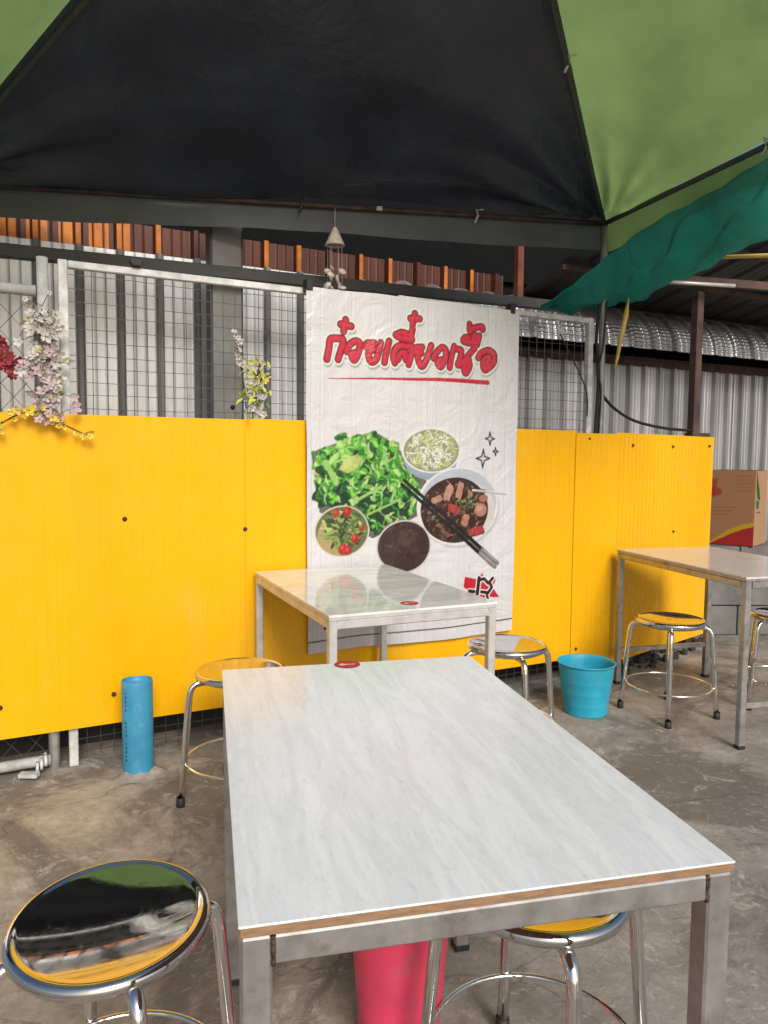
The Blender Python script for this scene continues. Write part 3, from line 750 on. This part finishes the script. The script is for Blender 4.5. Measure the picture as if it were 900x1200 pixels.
# vegetable bowl
cx, cy, rx, ry = 172, 1070, 138, 117
cv.ellipse(cx, cy, rx, ry, (196, 194, 168)); cv.ellipse(cx, cy, rx - 7, ry - 6, (108, 112, 74)); cv.ellipse(cx - 30, cy + 20, rx - 44, ry - 28, (190, 164, 116), .8)
for k in range(90):
    t_, q = rng.uniform(0, 6.28), math.sqrt(rng.rand()) * .8; x, y = cx + 10 + rx * q * math.cos(t_) * .9, cy - 6 + ry * q * math.sin(t_) * .9; a_ = rng.normal(.35, .7); L = rng.uniform(24, 74)
    p1, p2 = (x - L / 2 * math.cos(a_), y - L / 2 * math.sin(a_)), (x + L / 2 * math.cos(a_), y + L / 2 * math.sin(a_))
    if all(((p[0] - cx) / rx) ** 2 + ((p[1] - cy) / ry) ** 2 < .85 for p in (p1, p2)):
        cv.stroke([p1, p2], rng.uniform(8, 16), [(92, 118, 62), (62, 86, 48), (146, 166, 88), (180, 196, 120), (48, 66, 44), (120, 146, 70)][rng.randint(6)], .95)
for x, y, w_ in ((140, 985, 20), (196, 982, 26), (172, 1150, 26), (200, 1160, 24), (236, 1105, 24), (272, 1060, 16)): cv.ellipse(x, y, w_ * .8, w_, (176, 44, 40), .95, .4); cv.ellipse(x - 4, y - 5, w_ * .3, w_ * .4, (214, 110, 92), .7)
cv.ellipse(cx, cy, rx, ry, (222, 222, 206), .7, 0, 4)
# chopsticks
for dx, dy in ((0, 0), (-14, 18)):
    cv.stroke([(490 + dx, 842 + dy), (950 + dx, 1196 + dy)], 21, (30, 27, 28), 1, (.75, 1)); cv.stroke([(946 + dx, 1193 + dy), (1034 + dx, 1264 + dy)], 23, (126, 122, 124)); cv.stroke([(950 + dx, 1190 + dy), (1034 + dx, 1258 + dy)], 5, (176, 172, 174))
# sparkles
for x, y, r_ in ((973, 639, 34), (1008, 702, 20), (934, 737, 46)):
    pts = []
    for k in range(8):
        q = r_ if k % 2 == 0 else r_ * .3; a_ = k * math.pi / 4; pts.append((x + q * math.sin(a_) * .85, y - q * math.cos(a_)))
    cv.stroke(pts + [pts[0]], 6.5, (38, 36, 40))
# corner emblem: red star burst with black and white brush script
cv.poly([(842, 1322), (912, 1338), (950, 1312), (958, 1345), (1030, 1346), (1010, 1386), (1052, 1440), (1000, 1436), (960, 1470), (925, 1425), (860, 1450), (868, 1392), (834, 1372)], (198, 28, 50))
for pts, w_ in (([(930, 1335), (918, 1430)], 20), ([(925, 1345), (960, 1340), (985, 1365), (1010, 1340)], 16), ([(945, 1405), (985, 1412), (1005, 1385), (998, 1370)], 16), ([(975, 1410), (985, 1450)], 14), ([(872, 1395), (900, 1400)], 18)):
    cv.stroke(pts, w_ + 12, (236, 234, 234)); 
for pts, w_ in (([(930, 1335), (918, 1430)], 20), ([(925, 1345), (960, 1340), (985, 1365), (1010, 1340)], 16), ([(945, 1405), (985, 1412), (1005, 1385), (998, 1370)], 16), ([(975, 1410), (985, 1450)], 14), ([(872, 1395), (900, 1400)], 18)):
    cv.stroke(pts, w_, (34, 22, 26))
cv.a *= 1 + .007 * rng.randn(cv.ny, cv.nx, 1)
# foot line and small marks
cv.stroke([(0, 1566), (1139, 1560)], 5.5, (58, 56, 60))
for x, y, w_, h_ in ((76, 1490, 10, 26), (92, 1496, 9, 22), (84, 1506, 18, 8), (294, 1496, 8, 26), (312, 1492, 10, 10), (338, 1494, 10, 9), (860, 1500, 8, 30)):
    cv.poly([(x, y), (x + w_, y), (x + w_, y + h_), (x, y + h_)], (40, 38, 42))

def lin_np(a):
    a = np.clip(a / 255, 0, 1); return np.where(a <= .04045, a / 12.92, ((a + .055) / 1.055) ** 2.4)
def print_mesh(name, canvas, fn, mat):
    """grid mesh whose corners carry the canvas colours; fn(u, v) -> place"""
    nx, ny = canvas.nx, canvas.ny
    vv = [fn(i / (nx - 1), j / (ny - 1)) for j in range(ny) for i in range(nx)]
    idx = np.arange(nx * ny).reshape(ny, nx)
    ff = np.stack([idx[1:, :-1], idx[1:, 1:], idx[:-1, 1:], idx[:-1, :-1]], -1).reshape(-1, 4)
    me = bpy.data.meshes.new(name); me.from_pydata([tuple(p) for p in vv], [], ff.tolist())
    me.polygons.foreach_set('use_smooth', [True] * len(me.polygons))
    at = me.color_attributes.new('print', 'FLOAT_COLOR', 'POINT')
    rgba = np.ones((nx * ny, 4)); rgba[:, :3] = lin_np(canvas.a.reshape(-1, 3)); at.data.foreach_set('color', rgba.astype(np.float32).ravel())
    me.materials.append(mat); me.update(); return me
def print_mat(name, rough, spec=.5, gain=.76):
    m = Mat(name, (1, 1, 1), rough, 0, spec); a = m.n.new('ShaderNodeAttribute'); a.attribute_name = 'print'
    m.color(m.mix(1.0, a.outputs['Color'], (gain, gain, gain), 'MULTIPLY')); return m
mp_ = print_mat('printed_vinyl', .38, .5); mp_.bump(mp_.noise(5, 4, .55, None, 2.2), .6, .02); MPRINT = mp_.m
def posterp(u, v):
    s = -.400 + 1.139 * u; z = 1.978 - 1.622 * v
    s += .022 * (v ** 2) * (1 - 2 * u) * .5
    w = .009 * math.sin(u * 11 + v * 3) * v + .009 * math.sin(u * 22 - v * 9 + 2 * math.sin(v * 8)) + .004 * math.sin(u * 9 + v * 31) * max(0, .55 - v) + .005 * math.sin(v * 7 + u * 2) * (1 - abs(2 * u - 1)) + .003 * math.sin((u + v) * 30) * max(0, .3 - v)
    w += .012 * max(0, v - .93) * 10 * math.sin(u * 6 + 1) * .5
    z += .012 * math.sin(u * 7) * max(0, v - .8) * 3 - .006 * math.sin(u * math.pi * 5) * max(0, .05 - v) * 8
    return Wp(s, z, -.028 - .4 * w * .9)
o = inst('menu_poster', print_mesh('menu_poster', cv, posterp, MPRINT))
tag(o, 'tall white vinyl poster with red Thai lettering and pictured noodle bowls', 'poster')
for s, lb in ((-.385, 'small black clip at the poster corner under the wind chime'), (.695, 'small black clip at the poster corner beside the bare mesh end')):
    mb = MB(); mb.box(Wp(s, 1.985, -.012), (.03, .045, .05), RZ, .003)
    tag(mb.build('black_clip', MBLACK), lb, 'clip', 'poster clips')

# ------------------------------------------------------------------ stickers on tables
def sticker(parent, x, y, z):
    c2 = Canvas(64, 64, 1.6, (212, 40, 42))
    c2.ellipse(20, 32, 9, 8, (238, 226, 222)); c2.poly([(10, 34), (22, 20), (26, 36)], (240, 230, 226))
    for k in range(5): c2.stroke([(31 + k * 5, 28), (30 + k * 5, 37)], 3, (240, 230, 226), .9)
    c2.ellipse(32, 32, 31.5, 31.5, (120, 12, 20), 1, 0, 2)
    nx = c2.nx
    def fn(u, v):
        a, b = 2 * u - 1, 1 - 2 * v
        q = Vector((a * math.sqrt(1 - b * b / 2), b * math.sqrt(1 - a * a / 2), 0)) * .031
        return q
    me = print_mesh('sticker', c2, fn, MSTK); o = inst('sticker', me, parent, (x, y, z)); return o
MSTK = print_mat('paper_sticker', .5, .25).m

# ------------------------------------------------------------------ tables
def table(label, loc, rz, w, l, topmat, frame, tube, stick=None, mdf=True, stretcher=False, lean=0):
    e = empty('dining_table', loc, rz, label, 'table')
    T = .75; th = .003 if mdf else .009; eb = .011 if mdf else .010
    mb = MB(); mb.box((w / 2, l / 2, T - th / 2), (w, l, th), None, .0008); mb.build('tabletop', topmat, e)
    mb = MB(); mb.box((w / 2, l / 2, T - th - eb / 2 - .0004), (w - .003, l - .003, eb), None, .001); mb.build('edge_board', MMDF if mdf else frame, e)
    zt = T - th - eb - .001; h = tube
    for (cx_, cy_, dx, dy) in ((w / 2, tube / 2 + .002, w - 2 * tube - .006, tube), (w / 2, l - tube / 2 - .002, w - 2 * tube - .006, tube), (tube / 2 + .002, l / 2, tube, l - 2 * tube - .006), (w - tube / 2 - .002, l / 2, tube, l - 2 * tube - .006)):
        mb = MB(); mb.box((cx_, cy_, zt - h / 2), (dx, dy, h), None, .003); mb.build('apron', frame, e)
    for ix in (0, 1):
        for iy in (0, 1):
            x = tube / 2 + .002 if ix == 0 else w - tube / 2 - .002; y = tube / 2 + .002 if iy == 0 else l - tube / 2 - .002
            mb = MB(); mb.box((0, 0, (zt + .012) / 2), (tube, tube, zt - .012), None, .003); lg = mb.build('leg', frame, e, (x, y, 0))
            mb = MB(); mb.box((0, 0, .0085), (tube + .004, tube + .004, .017), None, .002); mb.build('foot_cap', MBLACK, lg)
            rr = random.Random(ix * 7 + iy * 3 + int(w * 100)); sy_2 = -1 if iy == 0 else 1; sx_2 = 1 if ix == 0 else -1; mb = MB()
            pts = [(sx_2 * (tube / 2 + .001), sy_2 * (tube / 2 - .0015 + rr.uniform(-.0005, .0005)), zt - .001 - h * k / 14) for k in range(15)]
            mb.tube(pts, [rr.uniform(.0018, .0038) for _ in pts], 7)
            mb.build('weld', MWELD if frame is MFRAME else frame, lg)
    if stretcher:
        for y in (tube / 2 + .002, l - tube / 2 - .002):
            mb = MB(); mb.box((w / 2, y, .19), (w - 2 * tube - .004, tube * .8, tube * .8), None, .002); mb.build('stretcher', frame, e)
    if stick: sticker(e, *stick, T + .0012)
    return e
def local(px, py, loc, rz):
    dx, dy = px - loc[0], py - loc[1]; c_, s_ = math.cos(rz), math.sin(rz); return (dx * c_ + dy * s_, -dx * s_ + dy * c_)
t1 = ((-.1504, .753, 0), .2312); t2 = ((-.169, 2.297, 0), .4132); t3 = ((1.531, 3.12, 0), .2576)
table('white stone tile topped table with bare brown board edge and welded steel frame', *t1, .6068, .973, MTILE1, MFRAME, .034, local(-.085, 1.751, t1[0], t1[1]))
table('glossy pale marble topped table with pale metal legs standing against the poster', *t2, .614, .955, MTILE2, MALU, .028, local(.089, 2.505, t2[0], t2[1]), mdf=False)
table('cream topped steel table against the yellow corner, with lower stretcher bars', *t3, .602, .985, MTILE3, MFRAME, .030, None, mdf=False, stretcher=True)

# ------------------------------------------------------------------ stools
mb = MB(); mb.lathe([(.0, .440), (.140, .440), (.153, .446), (.1615, .451), (.1650, .4585), (.1640, .466), (.1600, .4712), (.1545, .4735), (.1500, .4725), (.1478, .4705)] + [(.1478 * (1 - k / 22), .4552 + .0150 * (1 - k / 22) ** 2) for k in range(1, 23)], 96); me_seat = mb.mesh('seat', MSEAT)
def legpath(a):
    pts = [(.105, .438), (.140, .440), (.162, .437), (.176, .428), (.184, .412), (.188, .39), (.196, .30), (.208, .16), (.2215, .012)]
    return [(r_ * math.cos(a), r_ * math.sin(a), z) for r_, z in pts]
me_leg = MB().tube(legpath(0), .0125, 12).mesh('leg', MCHROME)
mb = MB(); mb.lathe([(0, 0), (.0145, 0), (.0155, .003), (.0148, .034), (.0126, .034)], 14, (.2215, 0, 0)); me_cap = mb.mesh('foot_cap', MBLACK)
me_ring = MB().tube([(.197 * math.cos(a_), .197 * math.sin(a_), .145) for a_ in [2 * math.pi * k / 64 for k in range(64)]], .0055, 8, closed=True).mesh('foot_ring', MCHROME)
def stool(label, x, y, rot, tilt=0):
    e = empty('round_stool', (x, y, 0), R(rot), label, 'stool', 'chrome round stools')
    st = inst('seat', me_seat, e)
    if tilt: st.rotation_euler = (R(tilt) * math.cos(R(rot)), -R(tilt) * math.sin(R(rot)), 0); st.location = (0, 0, -.460 * (math.cos(R(tilt)) - 1)); st.location = Vector((0, 0, .46)) - st.rotation_euler.to_matrix() @ Vector((0, 0, .46))
    for k in range(4):
        l_ = inst('leg', me_leg, e, None, k * math.pi / 2); inst('foot_cap', me_cap, l_)
    inst('foot_ring', me_ring, e)
    return e
stool('polished round chrome stool standing clear of the tables, beside the brown-edged white table', -.455, 1.203, 32, 4)
stool('round chrome stool between the blue pipe stub and the marble table', -.515, 2.665, 26)
stool('round chrome stool beside the marble table, next to the blue bucket', .520, 3.075, 13)
stool('round chrome stool in front of the yellow corner, tucked under the cream table', 1.400, 3.585, -20)
stool('round chrome stool tucked under the brown-edged white table, beside the red bucket', .290, 1.318, 6)
stool('round chrome stool on the far side of the cream table, away from the yellow wall', 2.035, 3.72, 20)

# ------------------------------------------------------------------ buckets
def bucket(name, label, mat, x, y, r0, r1, h, rings):
    prof = [(0, .006), (r0 - .01, .004), (r0, .0), (r0 + .002, .004)]
    for k in range(1, 25):
        t = k / 24; r_ = r0 + (r1 - r0) * t
        for q in rings: r_ += .0034 * max(0, 1 - abs(t - q) / .025)
        prof.append((r_, h * t))
    prof += [(r1 + .006, h + .002), (r1 + .007, h - .006 + .012), (r1 + .001, h + .008), (r1 - .003, h + .002)]
    for k in range(1, 12):
        t = 1 - k / 12; prof.append((r0 - .004 + (r1 - r0) * t, h * t + .008))
    prof += [(0, .012)]
    mb = MB(); mb.lathe(prof, 56)
    return tag(mb.build(name, mat, None, (x, y, 0)), label, 'bucket')
bucket('plastic_bucket', 'turquoise blue plastic bucket on the floor in front of yellow wall', MBLUE, 1.0, 3.60, .104, .135, .245, (.22, .45, .68))
bucket('plastic_bucket', 'pinkish red plastic bucket on the floor under the brown-edged table', MRED, .040, 1.475, .078, .104, .318, (.12, .85))
mb = MB(); rr = random.Random(3)
def bag(u, v):
    a_ = u * 2 * math.pi; r_ = .086 * math.sin(v * math.pi / 2 + .02)
    return (.040 + r_ * math.cos(a_), 1.475 + r_ * math.sin(a_), .30 + .03 * math.cos(v * 1.6) + .012 * math.sin(a_ * 5 + v * 9) * v + .008 * math.sin(a_ * 11 + v * 4))
mb.grid(bag, 40, 14, smooth=False)
tag(mb.build('plastic_bag', MCLEAR), 'crumpled shiny plastic bag stuffed in the red bucket', 'bag')

# ------------------------------------------------------------------ blue pipe stub
pp = empty('blue_pipe', (-.955, 2.845, 0), 0, 'upright blue plastic pipe stub set in the concrete floor', 'pipe')
mb = MB(); mb.lathe([(.058, 0), (.0585, .37), (.0575, .374), (.054, .374), (.053, .37), (.053, .352), (0, .352)], 40)
for i, vtx in enumerate(mb.v):
    if vtx[2] > .36: mb.v[i] = (vtx[0], vtx[1], vtx[2] + .0012 * math.sin(math.atan2(vtx[1], vtx[0]) * 2 + 1))
mb.build('pipe_wall', MPVC, pp)
mb = MB(); rr = random.Random(9)
mb.grid(lambda u, v: ((.057 + .05 * v + .012 * v * math.sin(u * 31)) * math.cos(u * 2 * math.pi), (.057 + .05 * v + .012 * v * math.sin(u * 31)) * math.sin(u * 2 * math.pi), .022 * (1 - v) ** 1.5 + .004 * math.sin(u * 40) * (1 - v) - .002 * v), 48, 5)
mb.build('cement_collar', MCEM, pp)
mb = MB()
for k in range(17):
    if k in (5, 6, 11): continue
    a_ = R(-118); z = .335 - k * .0165
    mb.box((.0588 * math.cos(a_), .0588 * math.sin(a_), z), (.0016, .004, .009 if k % 3 else .005), Matrix.Rotation(a_, 3, 'Z'))
tag(mb.build('printed_marking', MBLACK, pp), kind='stuff')

# ------------------------------------------------------------------ artificial flowers
def blossom_mesh(name, mat, r, n=5, cup=.35):
    mb = MB()
    for k in range(n):
        a_ = 2 * math.pi * k / n; ca, sa = math.cos(a_), math.sin(a_)
        def P(x, y, z): return (x * ca - y * sa, x * sa + y * ca, z)
        mb.add([P(.1 * r, 0, 0), P(.55 * r, -.36 * r, cup * .35 * r), P(1.0 * r, -.2 * r, cup * r), P(.92 * r, 0, cup * .8 * r), P(1.0 * r, .2 * r, cup * r), P(.55 * r, .36 * r, cup * .35 * r), P(.55 * r, 0, cup * .12 * r)],
               [(0, 1, 6), (1, 2, 3, 6), (6, 3, 4, 5), (0, 6, 5)], True)
    return mb.mesh(name, mat)
B_W, B_P, B_R, B_Y = blossom_mesh('white_blossom', MPETW, .021), blossom_mesh('pink_blossom', MPETP, .020), blossom_mesh('red_blossom', MPETR, .024, 6, .5), blossom_mesh('yellow_blossom', MPETY, .015)
mb = MB(); mb.add([(0, 0, 0), (.012, .007, .003), (.028, .006, .004), (.04, 0, 0), (.028, -.006, .004), (.012, -.007, .003)], [(0, 1, 2, 3), (0, 3, 4, 5)], True); L_G, L_Y = mb.mesh('leaf', MLEAF), mb.mesh('leaf', MLEAFY)
def put(e, nm, me, P, rr, scl=1.0, face=nf):
    o = inst(nm, me, e); d_ = (face + Vector((rr.uniform(-.8, .8), rr.uniform(-.5, .5), rr.uniform(-.8, .8)))).normalized()
    o.rotation_euler = (d_.to_track_quat('Z', 'Y') @ Matrix.Rotation(rr.uniform(0, 6.28), 4, 'Z').to_quaternion()).to_euler()
    o.location = P; o.scale = (scl,) * 3; return rel(o, e)
def spray(name, label, path, items, seed, spread, rstem=.003):
    rr = random.Random(seed); e = empty(name, path[0], 0, label, 'flowers')
    mb = MB(); pth = [poly([tuple(p) for p in path], i / 16) for i in range(17)]; mb.tube(pth, rstem, 6); 
    pts = []
    for (nm, me, n, t0, t1_, sc0, sc1) in items:
        for k in range(n):
            t = rr.uniform(t0, t1_); P = poly([tuple(p) for p in path], t)
            Q = P + WD * rr.gauss(0, spread) + Vector((0, 0, rr.gauss(0, spread * .7))) - WN * rr.uniform(0, .035)
            put(e, nm, me, Q, rr, rr.uniform(sc0, sc1)); mb.tube([P, (P + Q) / 2 + Vector((0, 0, .004)), Q], .0016, 4, caps=False)
    rel(mb.build('stem', MSTEM, e), e)
    return e
OF = -.02
spray('blossom_branch', 'faded white and pink artificial blossom bunch hanging where the fences meet', [Wp(-1.44, 1.80, 0), Wp(-1.455, 1.70, OF), Wp(-1.452, 1.60, OF), Wp(-1.435, 1.50, OF), Wp(-1.41, 1.37, OF - .01)],
      [('white_blossom', B_W, 44, .05, .62, .8, 1.35), ('white_blossom', B_W, 14, .5, .85, .7, 1.1), ('pink_blossom', B_P, 34, .55, 1.0, .8, 1.35), ('white_blossom', B_W, 8, 0, .2, .5, .9), ('leaf', L_G, 22, .1, 1, .6, 1), ('leaf', L_Y, 6, .15, .35, .6, 1)], 4, .040)
spray('red_flower', 'dark red artificial flower bunch hung on the chain-link', [Wp(-1.61, 1.66, 0), Wp(-1.59, 1.62, OF), Wp(-1.57, 1.58, OF), Wp(-1.545, 1.545, OF)],
      [('red_blossom', B_R, 16, .0, .8, .8, 1.2), ('red_blossom', B_R, 4, .8, 1, .5, .8), ('leaf', L_G, 3, .2, .9, .6, 1)], 5, .018)
spray('yellow_sprig', 'yellow artificial blossom sprig arching over the top edge of yellow sheet', [Wp(-1.66, 1.29, -.02), Wp(-1.59, 1.355, -.03), Wp(-1.50, 1.400, -.035), Wp(-1.42, 1.375, -.04), Wp(-1.30, 1.318, -.04)],
      [('yellow_blossom', B_Y, 9, .0, .45, .7, 1.2), ('yellow_blossom', B_Y, 5, .42, .6, 1.1, 1.8), ('yellow_blossom', B_Y, 13, .6, 1, .6, 1.1), ('leaf', L_Y, 5, .1, .9, .4, .7)], 6, .013)
spray('flower_sprig', 'small lime and white artificial flower sprig tucked in the welded mesh', [Wp(-.625, 1.402, .02), Wp(-.63, 1.47, 0), Wp(-.618, 1.55, -.01), Wp(-.605, 1.64, -.015)],
      [('white_blossom', B_W, 20, .1, .7, .5, .9), ('leaf', L_Y, 34, .3, 1, .6, 1.1), ('yellow_blossom', B_Y, 5, .3, .9, .6, 1), ('white_blossom', B_W, 8, .6, 1, .4, .8), ('leaf', L_G, 16, 0, .6, .6, .9)], 8, .027)
spray('white_sprig', 'thin white artificial blossom sprig leaning left out of the mesh', [Wp(-.655, 1.45, .02), Wp(-.675, 1.56, -.01), Wp(-.695, 1.66, -.015), Wp(-.712, 1.755, -.02)],
      [('white_blossom', B_W, 17, .3, 1, .5, .9), ('leaf', L_G, 4, .1, .6, .5, .7)], 10, .008)

# ------------------------------------------------------------------ shell wind chime
wc = empty('shell_wind_chime', (-.262, 3.925, 2.51), 0, 'shell wind chime with woven cone top hanging from the tent eave', 'wind chime')
def wadd(mb, nm, mat): return rel(mb.build(nm, mat, wc), wc)
cxw, cyw = -.262, 3.905
mb = MB(); mb.tube([(cxw, 3.93, 2.515), (cxw, cyw, 2.49), (cxw, cyw, 2.405)], .0018, 5); wadd(mb, 'cord', MSTRING)
prof = [(.006, 2.41)]
for k in range(1, 19): prof.append((.006 + .044 * (k / 18) ** .9 + (.002 if k % 2 else 0), 2.41 - .092 * k / 18))
prof += [(.046, 2.316), (.040, 2.325)]
mb = MB(); mb.lathe(prof, 24, (cxw, cyw, 0)); wadd(mb, 'cone_cap', MSHELL)
mb = MB(); mb.lathe([(0, -.008), (.02, -.003), (.022, .001), (.012, .006), (0, .008)], 9)
for i, vtx in enumerate(mb.v): mb.v[i] = (vtx[0] * (1 + .25 * (vtx[0] > 0)), vtx[1] * .8, vtx[2])
me_sh = mb.mesh('shell', MSHELL); rr = random.Random(12)
for k in range(6):
    a_ = k * 1.05; x, y = cxw + .036 * math.cos(a_), cyw + .036 * math.sin(a_); zl = 2.06 + rr.uniform(0, .1)
    mb = MB(); mb.tube([(x, y, 2.33), (x + rr.uniform(-.005, .005), y, zl)], .0009, 4); wadd(mb, 'string', MSTRING)
    for j in range(2):
        o = inst('shell', me_sh, wc); o.location = (x + rr.uniform(-.006, .006), y - .004, zl + j * rr.uniform(.05, .1)); o.rotation_euler = (rr.uniform(.6, 2.2), rr.uniform(-.8, .8), rr.uniform(0, 3)); o.scale = (rr.uniform(.8, 1.15),) * 3; rel(o, wc)

# small black latch on the fence top rail
mb = MB(); mb.box(Wp(-1.097, 2.008, .03), (.05, .03, .022), RZ, .003); mb.box(Wp(-1.097, 1.996, .025), (.034, .034, .012), RZ)
tag(mb.build('black_bracket', MBLACK), 'tiny black bracket sitting on the white fence top rail', 'bracket')

# ------------------------------------------------------------------ plinth, carton, rubble on the right
pl = empty('concrete_plinth', (2.6, 5.5, 0), 0, 'dark grey rendered block plinth behind the cream table, carrying the carton', 'plinth')
for i in range(3):
    for j in range(3):
        mb = MB(); mb.box((2.36 + i * .42 + (.0 if j % 2 else -.06), 5.42, .105 + j * .212), (.412, .40, .205), None, .006); rel(mb.build('block', MCONC, pl), pl)
RB = R(-40)
cb = empty('carton', (2.565, 5.43, .636), RB, 'brown cardboard carton with red and yellow curve print standing on the plinth', 'box')
MBOX = print_mat('printed_cardboard', .8, .2).m
KR = (168, 122, 88)
cf = Canvas(330, 520, 5, KR)
cf.poly([(-10, 530), (60, 490), (150, 420), (250, 375), (340, 350), (340, 530)], (196, 160, 40)); cf.poly([(20, 530), (90, 490), (180, 440), (260, 405), (340, 380), (340, 530)], (168, 44, 48))
cf.poly([(0, 60), (80, 60), (60, 190), (0, 180)], (150, 70, 56), .8); cf.ellipse(70, 150, 40, 30, (160, 50, 46), .7)
for k in range(5): cf.stroke([(200, 40 + 26 * k), (300, 36 + 26 * k)], 6, (140, 84, 56), .6)
for k in range(3): cf.stroke([(40, 260 + 26 * k), (210 - 30 * k, 256 + 26 * k)], 6, (120, 80, 56), .6)
cs = Canvas(330, 520, 5, (186, 146, 112))
cs.poly([(30, 10), (120, 150), (120, 210), (60, 190), (30, 130)], (28, 108, 62)); cs.poly([(30, 200), (120, 215), (110, 260), (40, 262)], (36, 116, 66)); cs.stroke([(20, 10), (130, 200)], 14, (30, 32, 30)); cs.stroke([(60, 290), (160, 290)], 7, (60, 60, 58))
bw, bd, bh = .33, .33, .53
def face(nm, canvas, fn): inst(nm, print_mesh(nm, canvas, fn, MBOX), cb)
face('front_panel', cf, lambda u, v: (-bw / 2 + bw * u, -bd / 2, bh * (1 - v)))
face('side_panel', cs, lambda u, v: (bw / 2, -bd / 2 + bd * u, bh * (1 - v)))
ck = Canvas(330, 520, 30, KR)
face('back_panel', ck, lambda u, v: (bw / 2 - bw * u, bd / 2, bh * (1 - v))); face('side_panel', ck, lambda u, v: (-bw / 2, bd / 2 - bd * u, bh * (1 - v)))
face('flap', ck, lambda u, v: (-bw / 2 + bw * u, -bd / 2 + bd * (1 - v) * .5, bh + .001)); face('flap', ck, lambda u, v: (-bw / 2 + bw * u, (bd / 2) * (1 - v), bh + .003))

rr = random.Random(21); mb = MB()
for k in range(150):
    s = rr.uniform(-.1, 1.25); P = c0 + dR * s + nr * rr.uniform(-.30, .03); q = rr.uniform(.008, .032)
    b0 = len(mb.v); mb.lathe([(0, -q * .5), (q * .8, -q * .3), (q, .1 * q), (q * .6, q * .55), (0, q * .7)], 7, (P.x, P.y, q * .45), smooth=False)
    for i in range(b0, len(mb.v)):
        v_ = mb.v[i]; mb.v[i] = (v_[0] + rr.uniform(-.3, .3) * q, v_[1] + rr.uniform(-.3, .3) * q, max(0, v_[2] + rr.uniform(-.25, .25) * q))
tag(mb.build('rubble', MRUB), 'dark stones and rubble heaped under the yellow corner sheet', 'rubble', kind='stuff')
